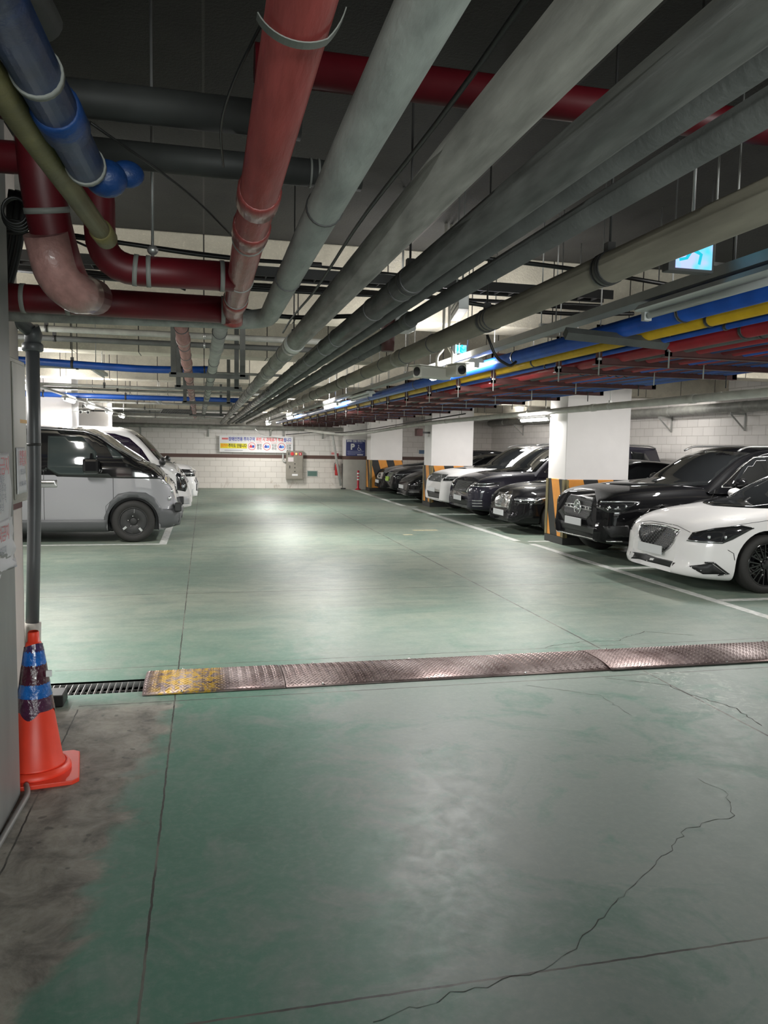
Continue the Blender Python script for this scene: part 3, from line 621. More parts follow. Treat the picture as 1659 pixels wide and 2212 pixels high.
for x, where in ((-2.2, 'behind the white van on the left'), (.14, 'left of the banner'), (2.35, 'above the banner'), (4.3, 'above the fire extinguisher')):
    b = MB(); b.bar((x, 28.6, 2.12), (x, 28.28, 2.12), .05, .05); b.bar((x, 28.58, 2.12), (x, 28.58, 1.86), .05, .03); b.bar((x, 28.3, 2.11), (x, 28.57, 1.88), .04, .03)
    tag(b.build('wall_bracket', M_greypaint), 'grey bracket below the pipe on the far wall, '+where, 'bracket')

# exit signs
def running_man(P, e, m, sc, dy):
    b = MB(); f = lambda u, v, d: (u*sc, dy-d, v*sc)
    n = 14; b.prism([(.06+.055*cos(2*pi*i/n), .30+.055*sin(2*pi*i/n)) for i in range(n)], 0, .002, f)
    for q in ([(-.02, .24), (.08, .20), (.03, .0), (-.08, .02)], [(.0, .23), (-.16, .20), (-.2, .06), (-.16, .05), (-.12, .15), (-.01, .17)], [(.05, .20), (.12, .10), (.24, .13), (.24, .09), (.11, .05), (.04, .12)],
              [(-.06, .04), (-.02, .0), (-.14, -.18), (-.30, -.22), (-.31, -.17), (-.18, -.14)], [(-.03, .04), (.04, .0), (.16, -.07), (.12, -.26), (.07, -.25), (.10, -.09), (-.04, -.04)]): b.prism(q, 0, .002, f)
    b.build('running_figure', m, e)
def exit_sign(x, y, z, w_, h_, label):
    e = tag(empty('exit_sign', (x, y, z)), label, 'sign'); hw, hh = w_/2, h_/2
    b = MB(); b.box(-hw-.03, hw+.012, 0, .05, -hh-.012, hh+.01); b.build('case', mat('sign_case', (.09, .09, .09), .5), e, bevel=.004)
    k = NT('exit_face_%d' % len(MATS)); tc = k.n('ShaderNodeTexCoord')
    n = k.noise(tc.outputs['Object'], 9, 2); c = k.mix(k.ramp(n, .42, .6), (.02, .62, .78), (.50, .50, .95)); k.l(c, k.b.inputs['Emission Color']); k.b.inputs['Emission Strength'].default_value = .85; k.b.inputs['Base Color'].default_value = (.05, .3, .35, 1)
    b = MB(); b.box(-hw, hw, -.003, 0, -hh, hh); b.build('lit_face', k.m, e)
    running_man(None, e, mat('exit_teal', (.0, .25, .3), .5, emit=(.01, .42, .55), estr=.9), h_*1.5, -.004)
    b = MB(); b.tube([(0, .02, hh), (0, .02, SLAB-z)], .006, n=6); b.build('hanger', M_steel, e)
    return e
exit_sign(1.930, 2.82, 2.468, .165, .150, 'glowing blue-green running figure exit sign at upper right')
exit_sign(2.56, 7.6, 2.63, .12, .13, 'small distant glowing exit sign above the brightest lamp')

# cameras and sensor gear by the bright lamp
M_beige = mat('camera_beige', (.52, .50, .44), .45)
def cctv(x, y, z, rz, label, L=.26):
    e = tag(empty('security_camera', (x, y, z), rz), label, 'camera')
    b = MB(); b.box(-.05, .05, -L/2, L/2, -.045, .045); b.build('housing', M_beige, e, bevel=.01)
    b = MB(); b.box(-.058, .058, -L/2-.03, L/2-.04, .045, .052); b.build('sun_hood', M_beige, e)
    b = MB(); b.lathe([(.036, -.006), (.036, .01), (.028, .012), (.001, .006)], 'y', (0, -L/2, 0), n=20); b.build('lens', mat('lens_black', (.02, .02, .02), .1), e)
    b = MB(); b.tube(fillet([(0, .05, .05), (0, .05, .14), (0, .12, .2), (0, .12, SLAB-z)], .03), .012, n=8); b.build('mount', M_beige, e)
    return e
cctv(1.80, 6.05, 2.25, radians(-62), 'beige box camera pointing left below the taupe pipe', .34)
cctv(1.98, 6.0, 2.27, radians(12), 'beige box camera facing the viewer beside the bright lamp', .20)
e = tag(empty('hanging_fixture', (1.50, 4.5, 2.50), radians(-12)), 'grey finned fixture hanging behind the taupe pipe', 'fixture')
b = MB(); b.box(-.03, .03, -.22, .22, -.05, .05); b.box(-.034, -.03, -.20, .20, -.02, -.012); b.box(-.034, -.03, -.20, .20, .012, .02); b.build('body', M_steel, e, bevel=.004)
b = MB(); b.tube([(0, -.15, .05), (0, -.15, .95)], .006, n=6); b.tube([(0, .15, .05), (0, .15, .95)], .006, n=6); b.build('hanger', M_steel, e)
e = tag(empty('detector', (1.46, 5.35, 2.52)), 'white box detector beside a dark cylinder between the pipes', 'detector')
b = MB(); b.box(-.16, -.02, -.1, .1, -.06, .07); b.build('white_box', M_diff, e, bevel=.01)
b = MB(); b.lathe([(.045, -.2), (.05, -.1), (.045, 0), (.055, .02), (.055, .1)], 'z', (-.2, 0, .0)); b.build('dark_cylinder', M_brownsteel, e)
b = MB(); b.tube([(-.1, 0, .07), (-.1, 0, .93)], .008, n=6); b.build('hanger', M_steel, e)
# small bullet cameras beside the left column
for dx, t in ((0, 'small white bullet camera beside the left column, left one'), (.13, 'small white bullet camera beside the left column, right one')):
    e = tag(empty('bullet_camera', (-2.25+dx, 15.45, 2.18)), t, 'camera'); b = MB(); b.tube([(0, .1, .02), (0, -.08, 0)], .03, n=12); b.build('body', M_wht, e)
    b = MB(); b.lathe([(.026, 0), (.001, -.008)], 'y', (0, -.083, 0), n=12); b.build('lens', mat('lens_black', (.02, .02, .02), .1), e)
    b = MB(); b.bar((0, .05, .02), (-.17 - dx, .12, .02), .02, .02); b.build('mount', M_wht, e)
# wire mesh panel high above the white van
b = MB()
for i in range(14): b.bar((-.95+i*.06, 19.0, 2.42), (-1.15+i*.06, 21.5, 2.42), .006, .006)
for i in range(14): b.bar((-.95-.015*i, 19.0+i*.19, 2.42), (-.17-.015*i, 19.0+i*.19, 2.42), .006, .006)
tag(b.build('wire_mesh', M_dark), 'dark wire mesh panel under the ceiling above the white van', 'mesh')
b = MB(); b.box(5.62, 5.80, 20.25, 20.45, 1.93, 2.13); o = tag(b.build('speaker_box', M_brownsteel, bevel=.01), 'brown box mounted high on the left face of the middle banded column', 'box')
b = MB(); b.box(5.80, 6.02, 20.3, 20.34, 2.0, 2.05); b.build('bracket', M_dark, o)
# ------------------------------------------------------------------ vehicles
def hermite(xs, ys):
    """smooth monotone interpolation through the given knots"""
    xs = np.array(xs, float); ys = np.array(ys, float); h = np.diff(xs); d = np.diff(ys)/h; m = np.zeros(len(xs))
    for i in range(1, len(xs)-1):
        m[i] = 0 if d[i-1]*d[i] <= 0 else 2*d[i-1]*d[i]/(d[i-1]+d[i])
    m[0] = d[0]; m[-1] = d[-1]
    def f(x):
        x = min(max(x, xs[0]), xs[-1]); i = min(len(h)-1, int(np.searchsorted(xs, x, side='right'))-1); i = max(i, 0)
        t = (x-xs[i])/h[i]; return float((2*t**3-3*t*t+1)*ys[i]+(t**3-2*t*t+t)*h[i]*m[i]+(-2*t**3+3*t*t)*ys[i+1]+(t**3-t*t)*h[i]*m[i+1])
    return f
SIDE = [(0, 0), (.35, 0), (.70, 0), (.86, .015), (.93, .05), (.965, .12), (.985, .22), (.998, .34), (1.0, .46), (1.0, .58), (.992, .70), (.975, .80), (.945, .885), (.89, .945), (.80, .975), (.62, .992), (.35, 1.0), (0, 1.0)]
SIDE_VAN = [(0, 0), (.35, 0), (.70, 0), (.88, .015), (.95, .05), (.98, .12), (.995, .25), (1, .4), (1, .6), (.998, .75), (.995, .86), (.99, .93), (.985, .97), (.96, .99), (.8, 1), (.5, 1), (0, 1)]
def paint_m(name, col, flake=0.0):
    return mat(name, col, .5, flake, coat=1.0, spec=.12)
def glass_m(name='tinted_glass', col=(.012, .013, .014)): return mat(name, col, .04, 0, spec=.45)
M_blk = mat('black_plastic', (.018, .018, .019), .45); M_gloss = mat('gloss_black', (.008, .008, .009), .08, coat=.6); M_tyre = mat('tyre_rubber', (.022, .021, .020), .7, bump=.2, bscale=30)
M_lens = mat('lamp_glass', (.02, .021, .023), .05, spec=.9); M_refl = mat('lamp_reflector', (.75, .77, .8), .12, .9); M_plate = mat('plate_white', (.62, .63, .64), .45); M_satin = mat('satin_silver', (.55, .55, .55), .28, .9); M_clad = mat('grey_cladding', (.085, .088, .092), .5)

class Car:
    def __init__(s, name, label, cat, loc, heading, sp, paint):
        s.e = tag(empty(name, loc, heading), label, cat); s.sp = sp; s.paint = paint; s.name = name
        b = MB(); bm = b.bm
        L = sp['L']; half = hermite(*zip(*sp['half'])); top = hermite(*zip(*sp['top'])); bot = hermite(*zip(*sp['bot']))
        nose = hermite(*zip(*sp['nose'])); tail = hermite(*zip(*sp.get('tail', [(0, .12), (.4, 0), (.8, .03), (1, .12)])))
        side = sp.get('side', SIDE); crown = sp.get('crown', .05)
        s.belt = sp['belt']; s.half = half; s.top = top
        xs = [0, .004, .012, .025, .045, .07, .10, .14, .19, .25, .32, .4, .5]; x = .6
        while x < L-.5: xs.append(x); x += .11
        xs += [L-.5, L-.4, L-.32, L-.25, L-.19, L-.14, L-.1, L-.07, L-.045, L-.025, L-.01, L]
        # half-ring points resampled
        su = np.linspace(0, 1, len(side)); fy = hermite(su, [p[0] for p in side]); fz = hermite(su, [p[1] for p in side]); N = 30
        rings = []
        for x in xs:
            w, zt, zb = half(x), top(x), bot(x); ring = []
            for i in range(N+1):
                u = i/N; y, f = fy(u), fz(u); z = zb+(zt-zb)*f
                if u > .6: z += crown*(1-y*y)*min(1, max(0, (f-.85)/.15))
                xx = x+nose(f)*exp(-x/.35)-tail(f)*exp(-(L-x)/.35)
                ring.append((xx, w*y, z))
            full = ring+[(a, -b_, c) for a, b_, c in ring[-2:0:-1]]
            rings.append([bm.verts.new(p) for p in full])
        n = len(rings[0])
        for i in range(len(rings)-1):
            for j in range(n):
                bm.faces.new((rings[i][j], rings[i][(j+1) % n], rings[i+1][(j+1) % n], rings[i+1][j])).smooth = True
        bm.faces.new(rings[0]); bm.faces.new(rings[-1][::-1])
        bmesh.ops.recalc_face_normals(bm, faces=bm.faces)
        me = bpy.data.meshes.new('lower'); bm.to_mesh(me); bm.free(); lo = bpy.data.objects.new('lower', me); COL.objects.link(lo)
        me.materials.append(paint); me.materials.append(M_blk)
        # wheel arches cut by boolean
        R = sp['R']; cut = MB()
        for wx in sp['wheels']:
            for sg in (-1, 1):
                y0 = sg*(sp['W']/2-.34); y1 = sg*(sp['W']/2+.3); nn = 40; A, B = [], []
                for q in range(nn):
                    a = 2*pi*q/nn; px, pz = wx+(R+sp.get('gap', .055))*cos(a), R+.0+(R+sp.get('gap', .055))*sin(a)
                    if sin(a) < 0: pz = R-(R+.3)*min(1, -sin(a)*2); px = wx+(R+sp.get('gap', .055))*(1 if cos(a) > 0 else -1)*min(1, abs(cos(a))+.0 if -sin(a) > .9 else 1)
                    A.append(cut.bm.verts.new((px, y0, pz))); B.append(cut.bm.verts.new((px, y1, pz)))
                cut.bm.faces.new(A).material_index = 1; cut.bm.faces.new(B[::-1]).material_index = 1
                for q in range(nn): cut.bm.faces.new((A[q], B[q], B[(q+1) % nn], A[(q+1) % nn])).material_index = 1
        bmesh.ops.recalc_face_normals(cut.bm, faces=cut.bm.faces)
        cm = bpy.data.meshes.new('cut'); cut.bm.to_mesh(cm); cut.bm.free(); cm.materials.append(paint); cm.materials.append(M_blk)
        co = bpy.data.objects.new('cut', cm); COL.objects.link(co)
        md = lo.modifiers.new('b', 'BOOLEAN'); md.object = co; md.operation = 'DIFFERENCE'; md.solver = 'EXACT'
        dg = bpy.context.evaluated_depsgraph_get(); me2 = bpy.data.meshes.new_from_object(lo.evaluated_get(dg))
        bm = bmesh.new(); bm.from_mesh(me2)
        if len(bm.verts) < 400: bm.free(); bm = bmesh.new(); bm.from_mesh(me)
        for o_ in (lo, co): bpy.data.objects.remove(o_)
        # cabin
        if sp.get('cabin'):
            zr = hermite(*zip(*sp['cabin'])); x0, x1 = sp['cabin'][0][0], sp['cabin'][-1][0]; wr = sp['W']/2-sp.get('inset', .05); k = sp['tumble']; cv = sp.get('wsc', .16)
            xs = sorted(set([x0+(x1-x0)*i/56 for i in range(57)])); rings = []; hb = sp['belt']-.04; fr = sp.get('fr', .10)
            for x in xs:
                z1 = max(zr(x), hb+.01); ring = []
                wb = min(wr, half(x)-.02) if x > .3 else wr
                hgt = z1-hb
                def ww(z): return wb-k*max(0, z-hb)
                pts = []
                zf = z1-min(fr, hgt*.6)
                for i in range(9): z = hb+(zf-hb)*i/8; pts.append((ww(z), z))
                for i in range(1, 7):
                    a = pi/2*i/6; rr = min(fr, hgt*.6); pts.append((ww(zf)-rr*1.25*(1-cos(a)), zf+rr*sin(a)))
                yl = pts[-1][0]
                for i in range(1, 8): y = yl*(1-i/7); pts.append((y, z1+.035*(1-(y/max(yl, .01))**2)*min(1, hgt/.4)))
                t = (x-x0)/(x1-x0); fade = exp(-t*3.2); fb = exp(-(1-t)*5)
                ring = [(x+cv*(y/wr)**2*fade-.10*(y/wr)**2*fb, y, z) for y, z in pts]
                full = ring+[(a, -b_, c) for a, b_, c in ring[-2::-1]]
                rings.append([bm.verts.new(p) for p in full])
            n = len(rings[0])
            for i in range(len(rings)-1):
                for j in range(n-1):
                    f = bm.faces.new((rings[i][j], rings[i][j+1], rings[i+1][j+1], rings[i+1][j])); f.smooth = True; f.material_index = 2 if sp.get('black_top') and zr((xs[i]+xs[i+1])/2) < 1.86 else 0
            for Rr in (rings[0], rings[-1]):
                try: bm.faces.new(Rr)
                except ValueError: pass
        bmesh.ops.recalc_face_normals(bm, faces=bm.faces); bm.normal_update()
        s.bvh = BVHTree.FromBMesh(bm)
        for f in bm.faces:
            f.smooth = True
            if sp.get('black_top') and f.material_index == 0 and 1.085 < f.calc_center_median().z < 1.4 and f.calc_center_median().x < 2.2: f.material_index = 2
        me = bpy.data.meshes.new('body'); bm.to_mesh(me); bm.free(); me.materials.append(paint); me.materials.append(M_blk); me.materials.append(M_gloss)
        s.body = bpy.data.objects.new('body', me); COL.objects.link(s.body); s.body.parent = s.e
        try: me.set_sharp_from_angle(angle=radians(38))
        except Exception: pass
    def hit(s, p, d):
        p = Vector(p); d = Vector(d).normalized(); h = s.bvh.ray_cast(p-d*4, d, 9)
        return h[0], h[1]
    def patch(s, name, pts, d, m, off=.004, th=.006, parent=None, g=.045, sym=True, label=None, smooth=True):
        """part that follows the body: outline points near the surface are laid on it along direction d"""
        res = None
        for sg in ((1, -1) if sym else (1,)):
            D = Vector((d[0], d[1]*sg, d[2])).normalized(); U = D.cross(Vector((0, 0, 1))).normalized(); V = U.cross(D)
            P2 = [Vector((Vector((p[0], p[1]*sg, p[2])).dot(U), Vector((p[0], p[1]*sg, p[2])).dot(V))) for p in pts]
            out = []
            for i in range(len(P2)):
                a, c = P2[i], P2[(i+1) % len(P2)]; n = max(1, int((c-a).length/g))
                for j in range(n): out.append(a.lerp(c, j/n))
            nb = len(out); lo = Vector((min(p.x for p in out), min(p.y for p in out))); hi = Vector((max(p.x for p in out), max(p.y for p in out)))
            ins = []; y = lo.y+g/2
            def inside(q):
                c = False; j = nb-1
                for i in range(nb):
                    if (out[i].y > q.y) != (out[j].y > q.y) and q.x < (out[j].x-out[i].x)*(q.y-out[i].y)/(out[j].y-out[i].y)+out[i].x: c = not c
                    j = i
                return c
            while y < hi.y:
                x = lo.x+g/2
                while x < hi.x:
                    q = Vector((x, y))
                    if inside(q) and min((q-o).length for o in out) > g*.45: ins.append(q)
                    x += g
                y += g
            V2, _, F, _, _, _ = delaunay_2d_cdt(out+ins, [(i, (i+1) % nb) for i in range(nb)], [], 1, 1e-6)
            bm = bmesh.new(); top = []; bott = []
            dm = Vector((pts[0][0], pts[0][1]*sg, pts[0][2])).dot(D); last = None
            for v in V2:
                o = U*v.x+V*v.y+D*dm; h, nrm = s.hit(o, D)
                if h is None: h = (last if last else o); h = U*v.x+V*v.y+D*(h.dot(D)); nrm = -D
                if nrm.dot(D) > 0: nrm = -nrm
                last = h; top.append(bm.verts.new(h+nrm*off-D*0.0)); bott.append(bm.verts.new(h-nrm*th))
            ed = {}
            for f in F:
                try: bm.faces.new([top[i] for i in f]).smooth = smooth
                except ValueError: continue
                for i in range(len(f)):
                    a, c = f[i], f[(i+1) % len(f)]; ed[(min(a, c), max(a, c))] = ed.get((min(a, c), max(a, c)), 0)+1
            for (a, c), n in ed.items():
                if n == 1:
                    try: bm.faces.new((top[a], top[c], bott[c], bott[a]))
                    except ValueError: pass
            bmesh.ops.recalc_face_normals(bm, faces=bm.faces)
            # make sure the outer side faces out
            q = [f for f in bm.faces if all(v in set(top) for v in f.verts)][:1]
            if q and q[0].normal.dot(D) > 0: bmesh.ops.reverse_faces(bm, faces=bm.faces)
            me = bpy.data.meshes.new(name); bm.to_mesh(me); bm.free(); me.materials.append(m)
            o = bpy.data.objects.new(name, me); COL.objects.link(o); o.parent = parent or s.e
            if label: o['label'] = label
            res = res or o
            if sg == -1: res2 = o
        s.other = o
        return res
    def strip(s, name, pts, d, wd, m, **kw):
        """ribbon along a polyline on the body"""
        kw.setdefault('g', .03); P = [Vector(p) for p in pts]; D = Vector(d).normalized(); A, B = [], []
        for i, p in enumerate(P):
            t = (P[min(i+1, len(P)-1)]-P[max(i-1, 0)]).normalized(); n = t.cross(D).normalized()*wd/2; A.append(p+n); B.append(p-n)
        return s.patch(name, [tuple(q) for q in A+B[::-1]], d, m, **kw)
    def dots(s, name, poly, d, m, dx=.03, dz=.024, r=.006, parent=None, zs=1.0, off=.008):
        """staggered studs over a region given in the y,z plane (front view)"""
        b = MB(); n = len(poly); ys = [p[0] for p in poly]; zs_ = [p[1] for p in poly]; z = min(zs_); k = 0
        while z < max(zs_):
            y = min(ys)+(dx/2 if k % 2 else 0)
            while y < max(ys):
                c = False; j = n-1
                for i in range(n):
                    if (poly[i][1] > z) != (poly[j][1] > z) and y < (poly[j][0]-poly[i][0])*(z-poly[i][1])/(poly[j][1]-poly[i][1])+poly[i][0]: c = not c
                    j = i
                if c:
                    h, nr = s.hit((0, y, z), d)
                    if h:
                        h = h+(nr if nr.x < 0 else -nr)*off; v = [b.bm.verts.new(h+Vector(q)) for q in ((-r*.6, 0, 0), (0, r, 0), (0, 0, r*zs), (0, -r, 0), (0, 0, -r*zs))]
                        for i in range(4): b.bm.faces.new((v[0], v[1+i], v[1+(i+1) % 4]))
                y += dx
            z += dz; k += 1
        return b.build(name, m, parent or s.e)
    def wheels(s, style, rim_m, w=.22, Rr=None):
        sp = s.sp; R = sp['R']; Rr = Rr or R*.70; first = None
        for wx in sp['wheels']:
            for sg in (-1, 1):
                yo = sg*(sp['W']/2-sp.get('tuck', .025)); yi = yo-sg*w
                b = MB(); b.lathe([(Rr-.01, yo-sg*.02), (Rr, yo-sg*.004), (R-.05, yo), (R-.018, yo-sg*.012), (R, yo-sg*.035), (R, yi+sg*.035), (R-.02, yi+sg*.01), (Rr, yi), (Rr-.01, yi+sg*.02), (Rr-.01, yo-sg*.02)], 'y', (wx, 0, R), n=48, cap=False)
                t = b.build('wheel', M_tyre, s.e)
                b = MB(); b.lathe([(Rr-.002, yo-sg*.012), (Rr-.012, yo-sg*.004), (Rr-.022, yo-sg*.012), (Rr-.03, yo-sg*.06), (Rr-.03, yi+sg*.02), (.05, yi+sg*.04)], 'y', (wx, 0, R), n=48, cap=False)
                yf = yo-sg*.018
                if style == 'mesh':
                    for k in range(10):
                        for dl in (-.085, .085):
                            a0 = 2*pi*k/10; a1 = a0+dl*1.9
                            b.bar((wx+.05*cos(a0), yf-sg*.02, R+.05*sin(a0)), (wx+(Rr-.015)*cos(a1), yf, R+(Rr-.015)*sin(a1)), .012, .016)
                elif style == 'five':
                    for k in range(5):
                        for dl in (-.10, .10):
                            a0 = 2*pi*k/5+.3; a1 = a0+dl
                            b.bar((wx+.05*cos(a0), yf-sg*.015, R+.05*sin(a0)), (wx+(Rr-.015)*cos(a1), yf, R+(Rr-.015)*sin(a1)), .035, .022)
                elif style == 'disc':
                    b.lathe([(Rr-.02, yf-sg*.008), (Rr*.8, yf), (.09, yf-sg*.0), (.07, yf-sg*.015), (.001, yf-sg*.015)], 'y', (wx, 0, R), n=48, cap=False)
                b.lathe([(.06, yf-sg*.03), (.058, yf-sg*.004), (.05, yf+sg*.0), (.001, yf+sg*.001)], 'y', (wx, 0, R), n=20)
                rim = b.build('rim', rim_m, t)
                for k in range(5):
                    a = 2*pi*k/5+.2; b = MB(); b.lathe([(.0085, yf-sg*.015), (.008, yf+sg*.004), (.001, yf+sg*.005)], 'y', (wx+.085*cos(a), 0, R+.085*sin(a)), n=8); b.build('lug_nut', M_satin, t)
                if style == 'disc':
                    for k in range(5):
                        a = 2*pi*k/5+pi/2; c, sn = cos(a), sin(a)
                        b = MB(); b.prism([(-.06, .145), (.06, .145), (.035, .085)] if False else [(-.05, Rr*.80), (.05, Rr*.86), (.03, Rr*.62)], yf-sg*.001, yf+sg*.0015, lambda u, v, d: (wx+u*cos(a+.63)+v*cos(a+.63+pi/2), d, R+u*sin(a+.63)+v*sin(a+.63+pi/2))); b.build('cut_out', M_blk, t)
                    for k in range(3):
                        a = [pi/2+.1, pi/2+.1+2*pi/3+.25, pi/2+.1-2*pi/3-.25][k]
                        b = MB(); b.bar((wx+Rr*.62*cos(a), yf+sg*.002, R+Rr*.62*sin(a)), (wx+Rr*.9*cos(a), yf+sg*.002, R+Rr*.9*sin(a)), .035, .004) if False else b.bar((wx+Rr*.60*cos(a), yf+sg*.003, R+Rr*.60*sin(a)), (wx+Rr*.88*cos(a), yf+sg*.003, R+Rr*.88*sin(a)), .004, .034)
                        b.build('silver_bar', M_satin, t)
    def arch_trim(s, m, w0=.0, w1=.07, x_ext=.0):
        sp = s.sp; R = sp['R']+sp.get('gap', .055)
        for wx in sp['wheels']:
            P = []; n = 18
            for i in range(n+1): a = radians(-8+196*i/n); P.append((wx+(R+w1)*cos(a), -sp['W']/2, sp['R']+(R+w1)*sin(a)))
            for i in range(n, -1, -1): a = radians(-8+196*i/n); P.append((wx+(R+w0+.004)*cos(a), -sp['W']/2, sp['R']+(R+w0+.004)*sin(a)))
            s.patch('wheel_arch_trim', P, (0, 1, 0), m, off=.012, th=.004, g=.06)
    def plate(s, x, y, z, m=None, w_=.52, h=.11, tilt=0):
        b = MB(); b.box(-.012, 0, -w_/2, w_/2, -h/2, h/2); o = b.build('number_plate', m or M_plate, s.e, bevel=.003); o.location = (x, y, z)
        return o
    def mirror(s, x, y, z, m, L=.13):
        for sg in (-1, 1):
            b = MB(); b.ball((x, sg*(y+.14), z), 1.0, (.075, L, .075)); 
            for v in b.bm.verts:
                if v.co.x > x+.03: v.co.x = x+.03
            b.tube([(x+.02, sg*(y-.06), z-.06), (x, sg*(y+.06), z-.03)], .022, n=8); b.build('side_mirror', m, s.e)
    def rail(s, x0, x1, y, z, m, h=.05):
        for sg in (-1, 1):
            b = MB(); b.tube(fillet([(x0, sg*y, z-.02), (x0+.15, sg*y, z+h), ((x0+x1)/2, sg*y, z+h+.015), (x1-.15, sg*y, z+h-.01), (x1, sg*y, z-.03)], .15), .016, n=8); b.build('roof_rail', m, s.e)
    def seam(s, pts, d=(0, 1, 0), wd=.007, sym=True, name='panel_gap'): s.strip(name, pts, d, wd, M_blk, off=.0012, th=.003, sym=sym, g=.05)

RZ0, RZ180 = 0, pi
# --- white saloon ---------------------------------------------------------
P_white = paint_m('pearl_white_paint', (.78, .765, .76))
sp = dict(L=4.95, W=1.88, R=.345, wheels=[.95, 3.90], tuck=.01,
  half=[(0, .46), (.05, .64), (.12, .735), (.3, .83), (.6, .90), (1.0, .93), (1.6, .94), (3.6, .94), (4.4, .90), (4.8, .80), (4.95, .60)],
  top=[(0, .715), (.15, .775), (.5, .865), (1.0, .935), (1.45, .985), (2.0, .985), (4.0, 1.02), (4.6, 1.03), (4.95, .98)],
  bot=[(0, .17), (.3, .14), (.6, .125), (1, .14), (4, .17), (4.95, .28)], nose=[(0, .10), (.06, .0), (.18, -.01), (.35, .03), (.7, .045), (.85, .075), (1, .16)],
  belt=.95, cabin=[(1.32, .93), (1.55, 1.05), (2.0, 1.27), (2.35, 1.40), (2.75, 1.455), (3.3, 1.44), (3.9, 1.31), (4.45, 1.08), (4.6, 1.0)], tumble=.50, inset=.03, wsc=.26)
c = Car('saloon_car', 'white saloon with black mesh-spoke wheels and lattice grille, nearest car on the right', 'car', (5.46, 8.57, 0), RZ0, sp, P_white)
c.wheels('mesh', M_gloss, Rr=.262)
F = (1, 0, 0); SD = (0, 1, 0); DG = (.75, .66, 0)
gl = [(0, -.40, .685), (0, -.36, .70), (0, 0, .715), (0, .36, .70), (0, .40, .685), (0, .41, .60), (0, .30, .48), (0, .16, .40), (0, -.16, .40), (0, -.30, .48), (0, -.41, .60)]
g = c.patch('grille', gl, F, M_blk, off=.004, th=.01, sym=False); gy = [(p[1], p[2]) for p in gl]
c.dots('grille_lattice', gy, F, M_satin, dx=.052, dz=.026, r=.013, parent=g)
c.strip('grille_frame', [(0, -.41, .69), (0, -.2, .712), (0, 0, .718), (0, .2, .712), (0, .41, .69)], F, .022, M_chrome, off=.012, sym=False)
c.strip('grille_frame', [(0, -.41, .69), (0, -.42, .60), (0, -.31, .475), (0, -.17, .39), (0, .17, .39), (0, .31, .475), (0, .42, .60), (0, .41, .69)], F, .020, M_satin, off=.012, sym=False)
c.patch('lower_grille', [(0, -.50, .32), (0, .50, .32), (0, .44, .235), (0, -.44, .235)], F, M_blk, sym=False, off=.003)
c.patch('side_intake', [(.12, -.64, .31), (.30, -.80, .36), (.44, -.87, .235), (.24, -.74, .225)], DG, M_blk, off=.003)
c.strip('intake_trim', [(.24, -.76, .365), (.32, -.81, .365), (.46, -.88, .235), (.36, -.83, .225)], DG, .022, M_gloss, off=.010)
hl = [(.16, -.60, .68), (.14, -.555, .595), (.42, -.82, .59), (.52, -.86, .64), (.74, -.90, .765), (.60, -.87, .79), (.32, -.78, .75)]
h = c.patch('headlight', hl, DG, M_lens, off=.005, th=.008); hs = (h, c.other)
c.strip('headlight_led', [(.15, -.575, .608), (.30, -.73, .603), (.42, -.82, .603)], DG, .010, M_refl, off=.012, parent=h, sym=False)
c.strip('headlight_frame', [(.17, -.60, .685), (.33, -.78, .755), (.60, -.87, .795), (.75, -.90, .768)], DG, .012, M_gloss, off=.011)
for q in ((.30, -.74, .66), (.44, -.83, .665)):
    hp, nr = c.hit(q, DG); b = MB(); b.ball(hp+nr*.004 if nr.y < 0 else hp-nr*.004, .026, (.6, 1, 1)); b.build('projector_lens', M_refl, h)
b = MB(); hp, nr = c.hit((0, 0, .76), (1, 0, -.8)); p0 = hp+Vector((-.004, 0, .004))
b.prism([(-.012, -.01), (.012, -.01), (.02, .008), (.085, .014), (.03, -.002), (.01, -.018), (-.01, -.018), (-.03, -.002), (-.085, .014), (-.02, .008)], 0, .006, lambda u, v, d: (p0.x-d+v*.7, p0.y+u, p0.z+v+d)); o = b.build('winged_emblem', M_satin, c.e); o['label'] = 'dark metal winged badge'
c.patch('windshield', [(0, -.78, .985), (0, -.5, .975), (0, 0, .965), (0, .5, .975), (0, .78, .985), (0, .60, 1.385), (0, 0, 1.40), (0, -.60, 1.385)], F, glass_m(), sym=False, g=.06)
c.patch('side_window', [(1.95, -.9, 1.03), (2.75, -.9, 1.035), (2.75, -.9, 1.37), (2.52, -.9, 1.345), (2.2, -.9, 1.20)], SD, glass_m(), g=.08)
c.patch('side_window', [(2.79, -.9, 1.035), (3.7, -.9, 1.06), (3.95, -.9, 1.16), (3.6, -.9, 1.32), (2.79, -.9, 1.38)], SD, glass_m(), g=.08)
c.strip('chrome_trim', [(1.72, -.9, 1.01), (2.2, -.8, 1.225), (2.5, -.8, 1.37), (2.9, -.8, 1.40)], SD, .014, M_chrome)
c.mirror(1.98, .90, 1.06, P_white); c.plate(-.008, 0, .435)
c.seam([(.16, -.58, .685), (.16, -.3, .745), (.14, 0, .765), (.16, .3, .745), (.16, .58, .685)], (1, 0, -.9), sym=False)
c.seam([(.42, -.84, .80), (.9, -.9, .885), (1.4, -.9, .95)], (0, 1, -.9)); c.seam([(1.5, -.94, .25), (1.5, -.94, .7), (1.62, -.94, .94)]); c.seam([(2.77, -.94, .25), (2.77, -.94, .98)])
c.seam([(.47, -.85, .52), (.50, -.9, .48), (.52, -.9, .40)], DG)
c.strip('hood_crease', [(.28, -.40, .82), (.8, -.52, .93), (1.3, -.60, .98)], (0, 0, -1), .014, P_white, off=.006)

